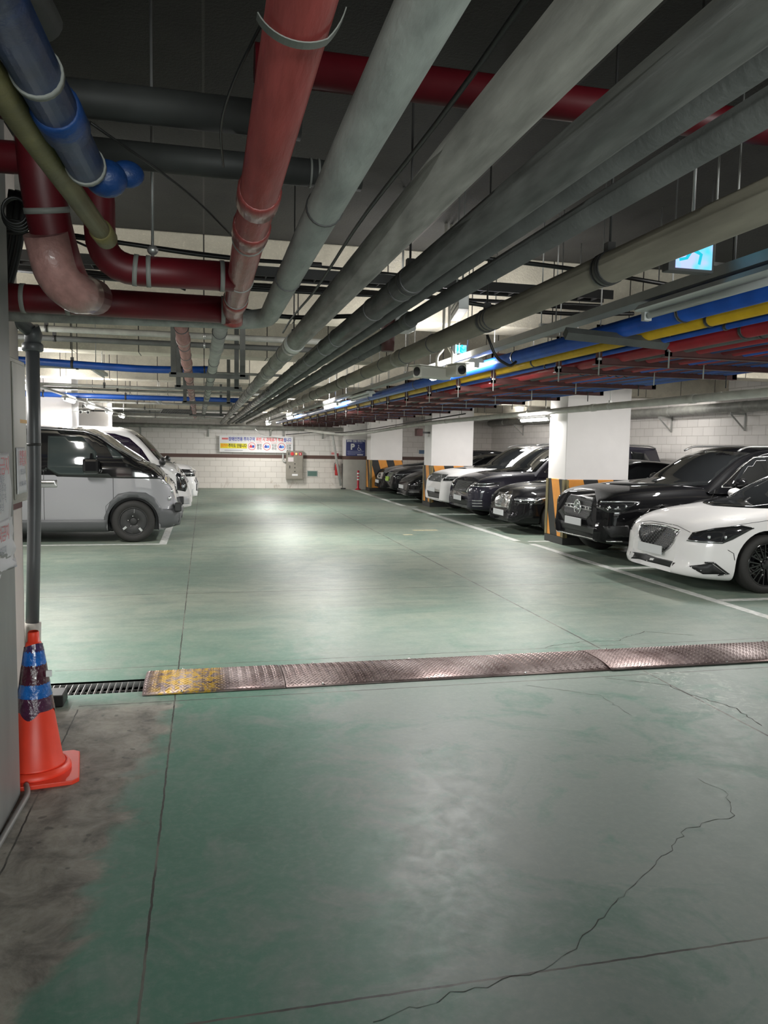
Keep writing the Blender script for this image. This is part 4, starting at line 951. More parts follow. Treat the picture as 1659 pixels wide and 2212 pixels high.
# --- black off-roader with star badge ----------------------------------------
P_black = mat('black_paint', (.004, .004, .005), .5, coat=.55, spec=.05)
sp = dict(L=4.94, W=1.96, R=.385, wheels=[.92, 3.92], gap=.06, tuck=.0,
  half=[(0, .62), (.05, .76), (.12, .83), (.3, .90), (.6, .955), (1.0, .975), (1.6, .98), (3.8, .98), (4.5, .95), (4.85, .88), (4.94, .72)],
  top=[(0, .99), (.15, 1.03), (.5, 1.075), (1.0, 1.11), (1.5, 1.13), (2.2, 1.10), (4.0, 1.12), (4.94, 1.08)],
  bot=[(0, .30), (.5, .25), (1, .24), (4, .26), (4.94, .35)], nose=[(0, .12), (.08, .0), (.25, 0), (.45, .03), (.75, .035), (.9, .08), (1, .2)],
  belt=1.08, cabin=[(1.38, 1.06), (1.6, 1.18), (2.0, 1.42), (2.35, 1.60), (2.75, 1.70), (3.5, 1.725), (4.2, 1.69), (4.6, 1.50), (4.82, 1.15)], tumble=.36, inset=.03, wsc=.26)
c = Car('offroad_car', 'glossy black off-road car with round star badge and lattice grille, behind the white saloon', 'car', (5.50, 10.73, 0), RZ0, sp, P_black)
c.wheels('five', M_gloss); c.arch_trim(M_clad if False else M_gloss, 0, .06)
gl = [(0, -.46, .88), (0, -.40, .945), (0, .40, .945), (0, .46, .88), (0, .42, .68), (0, .34, .61), (0, -.34, .61), (0, -.42, .68)]
g = c.patch('grille', gl, F, M_blk, sym=False, off=.004, th=.01); c.dots('grille_lattice', [(p[1], p[2]) for p in gl], F, M_satin, dx=.034, dz=.020, r=.0075, parent=g)
for z in (.80, .755): c.strip('grille_bar', [(0, -.44, z), (0, 0, z), (0, .44, z)], F, .012, M_satin, off=.02, sym=False)
for q in (-.36, -.25, .25, .36): c.strip('grille_bar', [(0, q-.004, .755), (0, q+.004, .80)], F, .035, M_satin, off=.018, sym=False)
hp, nr = c.hit((0, 0, .775), F); b = MB(); b.tube([(hp.x-.03, .105*cos(a), .775+.105*sin(a)) for a in [2*pi*i/36 for i in range(36)]], .011, n=8, closed=True)
for k in range(3): a = pi/2+k*2*pi/3; b.tube([(hp.x-.03, 0, .775), (hp.x-.03, .1*cos(a), .775+.1*sin(a))], [.013, .004], n=6)
b.lathe([(.1, 0), (.1, -.004)], 'x', (hp.x-.018, 0, .775), n=30); o = b.build('star_badge', M_chrome, c.e); o['label'] = 'round chrome badge with a three-pointed star'
hl = [(.12, -.60, .90), (.10, -.56, .82), (.22, -.72, .755), (.36, -.85, .77), (.46, -.90, .85), (.54, -.92, .915), (.44, -.90, .93), (.28, -.80, .925)]
h = c.patch('headlight', hl, DG, M_lens, off=.005)
c.strip('headlight_led', [(.13, -.61, .90), (.30, -.80, .915), (.42, -.89, .918), (.54, -.92, .908)], DG, .016, M_refl, off=.012, parent=h, sym=False)
for q in ((.22, -.72, .83), (.30, -.80, .83), (.38, -.86, .85)):
    hp, nr = c.hit(q, DG); b = MB(); b.ball(hp, .024, (.7, 1, 1)); b.build('projector_lens', M_refl, h)
c.patch('lower_grille', [(0, -.60, .52), (0, .60, .52), (0, .50, .40), (0, -.50, .40)], F, M_blk, sym=False)
c.patch('side_intake', [(.14, -.70, .56), (.40, -.90, .58), (.44, -.92, .42), (.2, -.80, .40)], DG, M_blk)
c.strip('chrome_lip', [(.02, -.62, .335), (0, -.3, .33), (0, 0, .33), (0, .3, .33), (.02, .62, .335)], F, .020, M_chrome, off=.012, sym=False)
c.strip('chrome_lip', [(.12, -.78, .34), (.3, -.9, .35)], DG, .018, M_chrome, off=.010)
c.patch('windshield', [(0, -.80, 1.15), (0, -.4, 1.125), (0, .4, 1.125), (0, .80, 1.15), (0, .66, 1.64), (0, 0, 1.665), (0, -.66, 1.64)], F, glass_m(), sym=False, g=.06)
c.patch('side_window', [(2.02, -.95, 1.16), (2.80, -.95, 1.165), (2.80, -.95, 1.59), (2.55, -.95, 1.57), (2.30, -.95, 1.44)], SD, glass_m(), g=.08)
c.patch('side_window', [(2.84, -.95, 1.165), (3.60, -.95, 1.17), (3.60, -.95, 1.60), (2.84, -.95, 1.60)], SD, glass_m(), g=.08)
c.patch('side_window', [(3.66, -.95, 1.18), (4.25, -.95, 1.20), (4.05, -.95, 1.54), (3.66, -.95, 1.59)], SD, glass_m(), g=.08)
c.strip('chrome_trim', [(1.86, -.9, 1.135), (2.27, -.9, 1.44), (2.50, -.9, 1.575), (2.9, -.9, 1.605), (3.8, -.9, 1.60)], SD, .016, M_chrome); c.strip('chrome_trim', [(1.86, -.9, 1.135), (4.2, -.9, 1.15)], SD, .016, M_chrome)
c.mirror(2.05, .95, 1.20, P_black, .13); c.rail(2.3, 4.3, .66, 1.68, M_satin); c.plate(-.012, 0, .565)
for q in (-.38, .38): c.strip('bonnet_crease', [(.35, q, 1.07), (1.3, q*1.25, 1.16)], (0, 0, -1), .03, P_black, off=.012, sym=False)
b = MB()
for sg in (-.5, .12): b.bar((1.40, sg-.1, 1.165), (1.56, sg+.42, 1.205), .02, .012)
b.build('wiper', M_blk, c.e)
c.seam([(1.62, -.98, .35), (1.62, -.98, .85), (1.75, -.98, 1.1)]); c.seam([(2.82, -.98, .35), (2.82, -.98, 1.12)])
for x in (2.35, 3.35):
    b = MB(); b.box(x, x+.22, -.99, -.965, .94, .975); b.build('door_handle', M_chrome, c.e, bevel=.006)

# generic road cars --------------------------------------------------------
def sedan(name, label, loc, paint, k=None):
    k = k or {}; sp = dict(L=4.9, W=1.84, R=.35, wheels=[.88, 3.85],
      half=[(0, .50), (.05, .68), (.12, .77), (.3, .86), (.6, .92), (1.0, .945), (3.6, .95), (4.4, .92), (4.8, .82), (4.9, .62)],
      top=[(0, .66), (.15, .73), (.5, .84), (1.0, .93), (1.45, .975), (2.0, .97), (4.0, 1.0), (4.9, .95)] if not k.get('tall') else [(0, .78), (.15, .83), (.5, .90), (1.0, .955), (1.45, .985), (2.0, .98), (4.0, 1.0), (4.9, .96)],
      bot=[(0, .2), (1, .17), (4, .19), (4.9, .28)], nose=[(0, .10), (.06, 0), (.2, 0), (.4, .03), (.7, .05), (.85, .09), (1, .2)],
      belt=.94, cabin=[(1.4, .92), (1.62, 1.04), (2.05, 1.25), (2.4, 1.37), (2.8, 1.43), (3.3, 1.40), (3.9, 1.26), (4.5, 1.0)], tumble=.5, inset=.03, wsc=.24)
    c = Car(name, label, 'car', loc, 0, sp, paint); c.wheels('five', M_gloss)
    c.patch('windshield', [(0, -.76, .99), (0, 0, .965), (0, .76, .99), (0, .60, 1.35), (0, 0, 1.375), (0, -.60, 1.35)], F, glass_m(), sym=False, g=.08)
    c.patch('side_window', [(2.0, -.9, 1.02), (3.7, -.9, 1.04), (3.9, -.9, 1.13), (3.5, -.9, 1.30), (2.6, -.9, 1.33), (2.3, -.9, 1.2)], SD, glass_m(), g=.1)
    c.mirror(2.0, .90, 1.04, paint)
    return c
def suv(name, label, cat, loc, paint, L, W, hood, roof, k, heading=0, slope=.0, R=.37, wheel='five'):
    """hood, roof heights; k holds the face of the vehicle"""
    cw = k.get('cowl', 1.35); hi = roof-hood
    sp = dict(L=L, W=W, R=R, wheels=[k.get('fw', .92), L-1.0], gap=.05,
      half=[(0, W*.5*.66), (.05, W*.5*.80), (.12, W*.5*.87), (.3, W*.5*.93), (.6, W*.5*.975), (1.0, W*.5*.995), (1.6, W*.5), (L-1, W*.5), (L-.4, W*.5*.96), (L-.1, W*.5*.9), (L, W*.5*.75)],
      top=[(0, hood-.14-slope), (.15, hood-.09-slope*.6), (.5, hood-.05-slope*.2), (1.0, hood-.015), (cw+.1, hood), (L-1.5, hood+.01), (L, hood-.03)],
      bot=[(0, .27), (.5, .23), (1, .22), (L-1, .24), (L, .33)], nose=k.get('nose', [(0, .12), (.08, 0), (.3, 0), (.5, .02), (.75, .03), (.9, .07), (1, .18)]),
      belt=hood-.05, cabin=[(cw, hood-.07), (cw+.22, hood-.07+hi*.25), (cw+.62, hood+hi*.58), (cw+.98, hood+hi*.88), (cw+1.4, roof-.01), (cw+2.1, roof), (L-k.get('rear', .75), roof-.04), (L-.32, roof-.30*k.get('rs', 1)), (L-.1, hood)], tumble=.36, inset=.03, wsc=.24)
    c = Car(name, label, cat, loc, heading, sp, paint); c.wheels(wheel, k.get('rim', M_satin), w=.22)
    zt = roof-.06; W2 = W/2
    c.patch('windshield', [(0, -W2*.82, hood+.03), (0, -W2*.4, hood+.0), (0, W2*.4, hood+.0), (0, W2*.82, hood+.03), (0, W2*.67, zt), (0, 0, zt+.02), (0, -W2*.67, zt)], F, glass_m(), sym=False, g=.07)
    xa = cw+.62; xb = (cw+L)/2-.15
    c.patch('side_window', [(xa, -W2, hood+.05), (xb, -W2, hood+.05), (xb, -W2, roof-.12), (xa+.52, -W2, roof-.14), (xa+.25, -W2, hood+hi*.55)], SD, glass_m(), g=.09)
    c.patch('side_window', [(xb+.05, -W2, hood+.05), (L-1.15, -W2, hood+.06), (L-1.15, -W2, roof-.12), (xb+.05, -W2, roof-.12)], SD, glass_m(), g=.09)
    c.patch('side_window', [(L-1.09, -W2, hood+.06), (L-.5, -W2, hood+.1), (L-.72, -W2, roof-.16), (L-1.09, -W2, roof-.12)], SD, glass_m(), g=.09)
    c.strip('window_trim', [(cw+.45, -W2, hood+.025), (L-.5, -W2, hood+.04)], SD, .014, M_chrome)
    c.strip('window_trim', [(cw+.45, -W2, hood+.03), (xa+.27, -W2, hood+hi*.60), (xa+.55, -W2, roof-.11), (xa+1.0, -W2, roof-.085)], SD, .014, M_chrome)
    c.mirror(cw+.66, W2-.03, hood+.09, k.get('mir', paint))
    c.seam([(cw+.2, -W2, .3), (cw+.2, -W2, hood-.3), (cw+.32, -W2, hood-.02)]); c.seam([(xb+.02, -W2, .3), (xb+.02, -W2, hood-.02)])
    return c
def plain_face(c, gz, gh, gw, hz, m=None, led=True, W2=.93, bars=None, frame=None, hh=.10):
    gl = [(0, -gw, gz+gh/2), (0, gw, gz+gh/2), (0, gw*.86, gz-gh/2), (0, -gw*.86, gz-gh/2)]
    g = c.patch('grille', gl, F, M_blk, sym=False, th=.01)
    if bars == 'dots': c.dots('grille_lattice', [(p[1], p[2]) for p in gl], F, M_satin, dx=.045, dz=.03, r=.011, parent=g)
    elif bars:
        n = bars; 
        for i in range(n): y = -gw*.85+2*gw*.85*i/(n-1); c.strip('grille_bar', [(0, y, gz-gh*.42), (0, y, gz+gh*.42)], F, .010, M_satin, off=.010, sym=False, parent=g)
    if frame: c.strip('grille_frame', [(q[0], q[1], q[2]) for q in gl+[gl[0]]], F, .024, frame, off=.012, sym=False)
    h = c.patch('headlight', [(.10, -W2*.70, hz-hh*.6), (.12, -W2*.72, hz+hh*.5), (.35, -W2*.92, hz+hh*.6), (.68, -W2*.99, hz+hh*.7), (.45, -W2*.95, hz-hh*.4)], DG, M_lens)
    if led:
        for s_ in (h, c.other): pass
        c.strip('headlight_led', [(.12, -W2*.71, hz+hh*.15), (.35, -W2*.92, hz+hh*.2), (.5, -W2*.97, hz+hh*.45)], DG, .018, M_refl, off=.011)
    return g, h
# --- dark off-roader with square wrapped grille, slanting bar ---------------
c = sedan('saloon_car', 'black car with square film-covered grille and hammer-shaped lamps beside the nearest banded column', (5.72, 14.35, 0), P_black, dict(tall=1))
gl = [(0, -.33, .73), (0, .33, .73), (0, .36, .65), (0, .32, .47), (0, -.32, .47), (0, -.36, .65)]
g = c.patch('grille', gl, F, mat('clear_film_grey', (.32, .32, .32), .18, .3, var=.5, vscale=14, bump=.8, bscale=16), sym=False, off=.02); g['label'] = 'square grille covered in glossy clear film'
c.strip('grille_frame', gl+[gl[0]], F, .024, M_chrome, off=.03, sym=False); c.strip('slanting_bar', [(0, .28, .71), (0, -.28, .50)], F, .022, M_chrome, off=.034, sym=False)
b = MB(); hp, nr = c.hit((0, 0, .60), F); b.tube([(hp.x-.04, .06*cos(a), .60+.06*sin(a)) for a in [2*pi*i/24 for i in range(24)]], .010, n=6, closed=True); b.build('round_badge', M_satin, c.e)
h = c.patch('headlight', [(.09, -.60, .60), (.10, -.60, .70), (.5, -.90, .73), (.74, -.93, .77), (.5, -.90, .60)], DG, M_lens)
c.strip('hammer_lamp', [(.10, -.56, .665), (.30, -.80, .665), (.42, -.87, .668)], DG, .026, M_refl, off=.014); c.strip('hammer_lamp', [(.38, -.85, .63), (.48, -.89, .69), (.68, -.93, .74)], DG, .020, M_refl, off=.014)
c.patch('lower_grille', [(0, -.55, .38), (0, .55, .38), (0, .45, .27), (0, -.45, .27)], F, M_blk, sym=False); c.plate(-.01, 0, .38)
# --- dark minivan ------------------------------------------------------------
P_navy = paint_m('midnight_paint', (.022, .021, .032), .3)
c = suv('minivan', 'dark blue-black minivan with chrome-edged grille between two white pillars of the right row', 'car', (5.68, 16.80, 0), P_navy, 5.0, 1.99, 1.10, 1.74, dict(cowl=1.25, rear=.35, rs=.7), slope=.12)
g, h = plain_face(c, .76, .24, .52, .84, bars='dots', W2=.96, hh=.07)
c.strip('chrome_sweep', [(.02, -.50, .64), (.03, -.58, .72), (.06, -.66, .81), (.16, -.76, .82)], (1, .35, 0), .05, M_chrome, off=.012); c.strip('chrome_sweep', [(.12, -.70, .795), (.4, -.92, .80), (.6, -.96, .82)], DG, .018, M_chrome, off=.012)
c.patch('lower_grille', [(0, -.62, .48), (0, .62, .48), (0, .55, .34), (0, -.55, .34)], F, M_blk, sym=False)
for z in (.36, .42, .48): c.strip('fog_fin', [(.14, -.74, z), (.30, -.88, z)], DG, .018, M_satin, off=.01)
c.rail(2.2, 4.6, .68, 1.73, M_satin, .03); c.plate(-.01, 0, .50)
# --- white off-roader ----------------------------------------------------------
c = suv('offroad_car', 'white off-road car with black grille in front of the middle banded column', 'car', (5.70, 18.93, 0), P_white, 4.8, 1.90, 1.10, 1.70, dict(cowl=1.35), slope=.05)
plain_face(c, .86, .20, .66, .86, bars='dots', W2=.92, frame=None, hh=.10); c.patch('lower_grille', [(0, -.55, .50), (0, .55, .50), (0, .48, .34), (0, -.48, .34)], F, M_blk, sym=False); c.plate(-.01, 0, .56); c.rail(2.3, 4.3, .66, 1.67, M_satin)
c.strip('chrome_lip', [(0, -.5, .31), (0, .5, .31)], F, .02, M_satin, off=.01, sym=False)
# --- low black sports saloon ---------------------------------------------------
c = sedan('saloon_car', 'low glossy black saloon with rounded nose and white plate, left of the middle banded column', (5.68, 22.02, 0), P_black)
c.patch('headlight', [(.30, -.68, .66), (.36, -.74, .56), (.56, -.86, .60), (.66, -.86, .74), (.5, -.80, .78)], DG, M_lens)
for q in ((.42, -.76, .66), (.5, -.80, .62), (.48, -.80, .70), (.56, -.83, .66)):
    hp, nr = c.hit(q, DG); b = MB(); b.ball(hp, .022); b.build('lamp_dot', M_refl, c.e)
c.patch('lower_grille', [(0, -.50, .36), (0, .50, .36), (0, .45, .26), (0, -.45, .26)], F, M_blk, sym=False); c.patch('side_intake', [(.1, -.62, .40), (.36, -.84, .42), (.38, -.85, .30), (.15, -.68, .28)], DG, M_blk)
c.strip('intake_trim', [(.1, -.62, .335), (.36, -.84, .345)], DG, .016, M_satin, off=.01); c.strip('front_lip', [(.0, -.5, .235), (0, .5, .235)], F, .02, M_satin, off=.012, sym=False); c.plate(-.02, -.05, .46)
# --- dark car with green plate ---------------------------------------------------
c = suv('hatchback_car', 'black car with a bright green front plate near the far wall', 'car', (5.72, 23.98, 0), P_black, 4.6, 1.72, .98, 1.52, dict(cowl=1.3), slope=.04, R=.34)
plain_face(c, .66, .28, .40, .74, bars='dots', W2=.90, hh=.12); c.plate(-.01, 0, .60, mat('plate_green', (.38, .62, .05), .4), .40, .14)
c = sedan('saloon_car', 'black saloon with oval emblem grille, farthest car of the right row', (5.85, 25.98, 0), P_black, dict(tall=1))
gl = [(0, -.34, .72), (0, .34, .72), (0, .40, .62), (0, .30, .50), (0, -.30, .50), (0, -.40, .62)]
g = c.patch('grille', gl, F, M_blk, sym=False); c.strip('grille_frame', gl+[gl[0]], F, .022, M_chrome, off=.012, sym=False); c.strip('grille_bar', [(0, -.35, .61), (0, .35, .61)], F, .03, M_satin, off=.014, sym=False)
c.patch('headlight', [(.15, -.66, .64), (.16, -.66, .72), (.6, -.90, .76), (.4, -.84, .64)], DG, M_lens); c.strip('headlight_led', [(.16, -.66, .70), (.5, -.88, .73)], DG, .02, M_refl, off=.01); c.plate(-.02, 0, .42)

# --- silver van on the left -------------------------------------------------------
# local frame: nose at x = 0, body runs to +x, then turned to face the lane
P_silver = paint_m('silver_paint', (.30, .30, .315), .15)
sp = dict(L=4.6, W=1.90, R=.345, wheels=[.75, 3.75], gap=.055, tuck=.02, crown=.03, side=SIDE_VAN, black_top=True,
  half=[(0, .62), (.04, .74), (.10, .81), (.22, .87), (.45, .92), (.9, .945), (1.5, .95), (4.0, .95), (4.5, .93), (4.6, .86)],
  top=[(0, .96), (.08, 1.02), (.2, 1.10), (.4, 1.22), (.62, 1.29), (1.1, 1.30), (4.6, 1.30)],
  bot=[(0, .26), (.3, .18), (1, .17), (4, .17), (4.6, .25)], nose=[(0, .10), (.06, .02), (.2, 0), (.36, 0), (.40, .10), (.6, .11), (.8, .12), (.92, .16), (1, .24)],
  belt=1.25, cabin=[(.50, 1.22), (.62, 1.31), (1.02, 1.56), (1.28, 1.75), (1.5, 1.83), (2.0, 1.865), (3.0, 1.89), (4.2, 1.88), (4.5, 1.8), (4.58, 1.3)], tumble=.16, inset=.015, wsc=.07, fr=.07)
c = Car('electric_van', 'silver van with grey lower cladding and glossy black cab, nearest on the left', 'van', (-.385, 14.05, 0), RZ180, sp, P_silver)
c.wheels('disc', mat('matt_black_disc', (.02, .02, .02), .5), Rr=.235, w=.21)
SV = (0, -1, 0)   # camera sees the flank at local +y
c.e.rotation_euler = (0, 0, pi)
y = .95
def sv(pts): return [(x, y, z) for x, z in pts]
# black upper flank
c.patch('black_cab_panel', sv([(2.06, 1.20), (1.90, 1.075), (1.05, 1.055), (.26, 1.045), (.40, 1.20), (.66, 1.30), (1.02, 1.54), (1.30, 1.74), (1.48, 1.80), (2.25, 1.83), (4.4, 1.84), (4.4, 1.16), (2.06, 1.16)]), SV, M_gloss, off=.005, g=.06)
c.patch('side_window', sv([(2.04, 1.20), (1.88, 1.105), (1.30, 1.10), (1.30, 1.46), (1.42, 1.60), (1.53, 1.715), (2.04, 1.715)]), SV, mat('van_glass', (.035, .045, .045), .05, spec=.9), off=.010, g=.07)
c.patch('quarter_window', sv([(1.17, 1.60), (.99, 1.48), (.88, 1.375), (1.05, 1.37)]), SV, MATS['van_glass'], off=.010, g=.07)
c.patch('side_window', sv([(2.16, 1.22), (3.2, 1.22), (3.2, 1.72), (2.16, 1.72)]), SV, MATS['van_glass'], off=.010, g=.09)
c.strip('silver_pillar_line', sv([(.66, 1.335), (1.03, 1.55), (1.29, 1.735), (1.5, 1.80), (2.2, 1.835), (4.3, 1.85)]), SV, .016, M_satin, off=.012)
c.patch('sill_cladding', sv([(1.10, .17), (3.4, .17), (3.4, .38), (1.16, .38)]), SV, M_clad, off=.022, th=.02, g=.045)
R_ = .40
P = [(.75+(R_+.10)*cos(a)*1.04, .345+(R_+.07)*sin(a)) for a in [radians(-25+ 180*i/20) for i in range(21)]]
out = [(1.20, .17), (1.20, .42), (1.10, .68), (.98, .80), (.80, .835), (.55, .82), (.42, .74), (.30, .55), (.02, .53), (.02, .26), (.30, .18)]
inn = [(.75+.403*cos(a), .345+.403*sin(a)) for a in [radians(205-230*i/22) for i in range(23)]]
c.patch('front_cladding', sv(out+[(.32, .18)]+inn+[(1.13, .17)]), SV, M_clad, off=.014, g=.05)
b = MB(); b.box(-.01, .10, .64, .84, .50, .64); b.box(-.01, .10, -.84, -.64, .50, .64); o = b.build('bumper_corner', M_blk, c.e, bevel=.015)
c.patch('front_bumper', [(0, -.70, .26), (0, .70, .26), (0, .74, .50), (0, -.74, .50)], F, M_clad, sym=False, off=.012); c.patch('bonnet_panel', [(0, -.72, 1.0), (0, -.5, 1.06), (0, .5, 1.06), (0, .72, 1.0), (.5, .68, 1.3), (.5, -.68, 1.3)], (1, 0, -.8), M_gloss, sym=False, off=.005)
c.patch('windshield', [(0, -.80, 1.33), (0, 0, 1.30), (0, .80, 1.33), (0, .76, 1.76), (0, 0, 1.79), (0, -.76, 1.76)], F, glass_m(), sym=False, g=.08)
for q in ((.10, .80, .84), (.16, .84, .72)):
    hp, nr = c.hit(q, (.6, -.8, 0)); b = MB(); b.ball(hp, .03, (1, 1, 1.3)); b.build('headlight', M_refl, c.e)
c.strip('light_strip', [(.28, .90, .99), (.16, .84, .95), (.08, .78, .86)], (.5, -.86, 0), .02, M_refl, off=.01)
# mirror, handle
for sg in (1, -1):
    b = MB(); b.box(1.24, 1.49, sg*.98, sg*1.17, 1.13, 1.37); o = b.build('side_mirror', M_gloss, c.e, bevel=.045); b = MB(); b.bar((1.38, sg*.93, 1.44), (1.38, sg*1.03, 1.34), .035, .03); b.build('mirror_arm', M_gloss, o)
c.patch('handle_recess', sv([(1.90, .90), (1.90, 1.02), (2.25, 1.02), (2.25, .90)]), SV, M_satin, off=.003)
b = MB(); b.box(1.94, 2.3, .955, .975, .955, .985); b.build('door_handle', M_chrome, c.e, bevel=.006)
c.seam(sv([(1.055, 1.55), (1.055, .72), (1.17, .60), (1.17, .18)]), SV); c.seam(sv([(2.10, 1.2), (2.10, .2)]), SV)
b = MB(); b.prism([(0, 0), (.16, 0), (.16, .05), (.08, .07)], -.02, .02, lambda u, v, d: (2.55+u, .3+d, 1.895+v)); b.build('roof_fin', M_blk, c.e)

# --- white van ---------------------------------------------------------------
sp = dict(L=5.1, W=1.92, R=.34, wheels=[.85, 4.05], gap=.05, crown=.04, side=SIDE_VAN,
  half=[(0, .60), (.05, .72), (.12, .79), (.3, .87), (.6, .93), (1.0, .955), (1.6, .96), (4.6, .96), (5.0, .93), (5.1, .82)],
  top=[(0, .96), (.08, 1.04), (.2, 1.12), (.4, 1.19), (.7, 1.22), (5.1, 1.22)], bot=[(0, .26), (.5, .22), (1, .2), (4, .2), (5.1, .3)],
  nose=[(0, .12), (.08, .0), (.25, 0), (.4, .04), (.7, .07), (.9, .14), (1, .24)], belt=1.18,
  cabin=[(.42, 1.15), (.6, 1.30), (.85, 1.57), (1.05, 1.76), (1.25, 1.87), (1.6, 1.915), (3, 1.93), (4.8, 1.9), (5.05, 1.3)], tumble=.17, inset=.02, wsc=.12, fr=.10)
c = Car('minibus', 'white van with a large dark side window parked beyond the silver van', 'van', (-.27, 17.35, 0), RZ180, sp, P_white); c.wheels('five', M_satin)
y = .96
c.patch('side_window', sv([(.50, 1.14), (.78, 1.20), (.98, 1.50), (1.22, 1.72), (1.5, 1.80), (1.75, 1.82), (1.75, 1.16)]), SV, mat('violet_tint_glass', (.014, .008, .022), .05, spec=.9), off=.006, g=.07)
c.patch('side_window', sv([(1.80, 1.17), (3.2, 1.17), (3.2, 1.78), (1.80, 1.81)]), SV, MATS['violet_tint_glass'], off=.006, g=.09)
c.patch('windshield', [(0, -.80, 1.24), (0, 0, 1.20), (0, .80, 1.24), (0, .70, 1.78), (0, 0, 1.82), (0, -.70, 1.78)], F, glass_m(), sym=False, g=.08)
h = c.patch('headlight', [(.08, .66, .72), (.14, .74, .62), (.30, .84, .66), (.32, .84, .98), (.24, .80, 1.05), (.10, .68, .98)], (.72, -.7, 0), M_lens)
for q in ((.20, .76, .92), (.20, .76, .74)): hp, nr = c.hit(q, (.72, -.7, 0)); b = MB(); b.ball(hp, .045, (1, 1, 1)); b.build('headlight_bowl', M_refl, h)
c.patch('lower_grille', [(0, -.5, .40), (0, .5, .40), (0, .5, .52), (0, -.5, .52)], F, M_blk, sym=False); c.patch('grille', [(0, -.5, .78), (0, .5, .78), (0, .45, .92), (0, -.45, .92)], F, M_blk, sym=False)
c.patch('fog_recess', [(.06, .66, .36), (.2, .8, .36), (.2, .8, .52), (.06, .66, .52)], (.72, -.7, 0), mat('pale_recess', (.45, .45, .45), .4))
for sg in (1, -1):
    b = MB(); b.ball((.56, sg*1.10, 1.25), 1.0, (.07, .13, .09)); b.tube([(.6, sg*.92, 1.16), (.56, sg*1.05, 1.2)], .025, n=8); b.build('side_mirror', M_blk, c.e)
b = MB(); b.bar((.36, -.1, 1.21), (.36, .55, 1.215), .02, .02); b.build('wiper', M_blk, c.e)
c.plate(-.012, 0, .56)
# --- third on the left: white box-fronted off-roader ------------------------------
c = suv('offroad_car', 'white boxy off-road car mostly hidden behind the white van on the left', 'car', (-.17, 20.6, 0), P_white, 4.7, 1.88, 1.10, 1.72, dict(cowl=1.3, nose=[(0, .08), (.06, 0), (.3, 0), (.5, .0), (.6, .05), (.9, .06), (1, .14)]), heading=pi)
c.patch('grille', [(0, -.70, .93), (0, .70, .93), (0, .70, .80), (0, -.70, .80)], F, M_gloss, sym=False)
c.patch('headlight', [(.08, .62, .80), (.3, .88, .80), (.5, .93, .92), (.3, .88, .98), (.08, .62, .96)], (.72, -.7, 0), M_lens); c.strip('headlight_led', [(.10, .68, .88), (.3, .88, .88)], (.72, -.7, 0), .05, M_refl, off=.012)
c.patch('bumper_insert', [(0, .50, .44), (0, .72, .44), (0, .72, .72), (0, .50, .72)], (.9, -.4, 0), M_blk, sym=True); c.patch('lower_grille', [(0, -.6, .28), (0, .6, .28), (0, .6, .40), (0, -.6, .40)], F, M_blk, sym=False); c.plate(-.012, 0, .58)
# ------------------------------------------------------------------ diamond plate covers and drain
def diamond_mat():
    k = NT('diamond_plate'); g = k.n('ShaderNodeNewGeometry'); P = g.outputs['Position']; sx = k.n('ShaderNodeSeparateXYZ'); k.l(P, sx.inputs[0])
    n = k.noise(P, 4, 6, .6); c = k.mix(k.ramp(n, .35, .7), (0.15, .105, .10), (.30, .245, .235))
    yf = k.math('MULTIPLY', k.ramp(k.math('ABSOLUTE', k.math('SUBTRACT', sx.outputs[0], -.12)), .26, .16), k.ramp(k.noise(P, 12, 7, .8, 1.5), .47, .53))
    c = k.mix(yf, c, (.50, .30, .02)); k.l(c, k.b.inputs['Base Color'])
    k.l(k.math('SUBTRACT', .85, k.math('MULTIPLY', yf, .6)), k.b.inputs['Metallic']); k.l(k.math('ADD', .30, k.math('MULTIPLY', n, .25)), k.b.inputs['Roughness'])
    return k.m
M_dia = diamond_mat()
def arch(t): return .008+.030*(1-abs(2*t-1)**2.6)
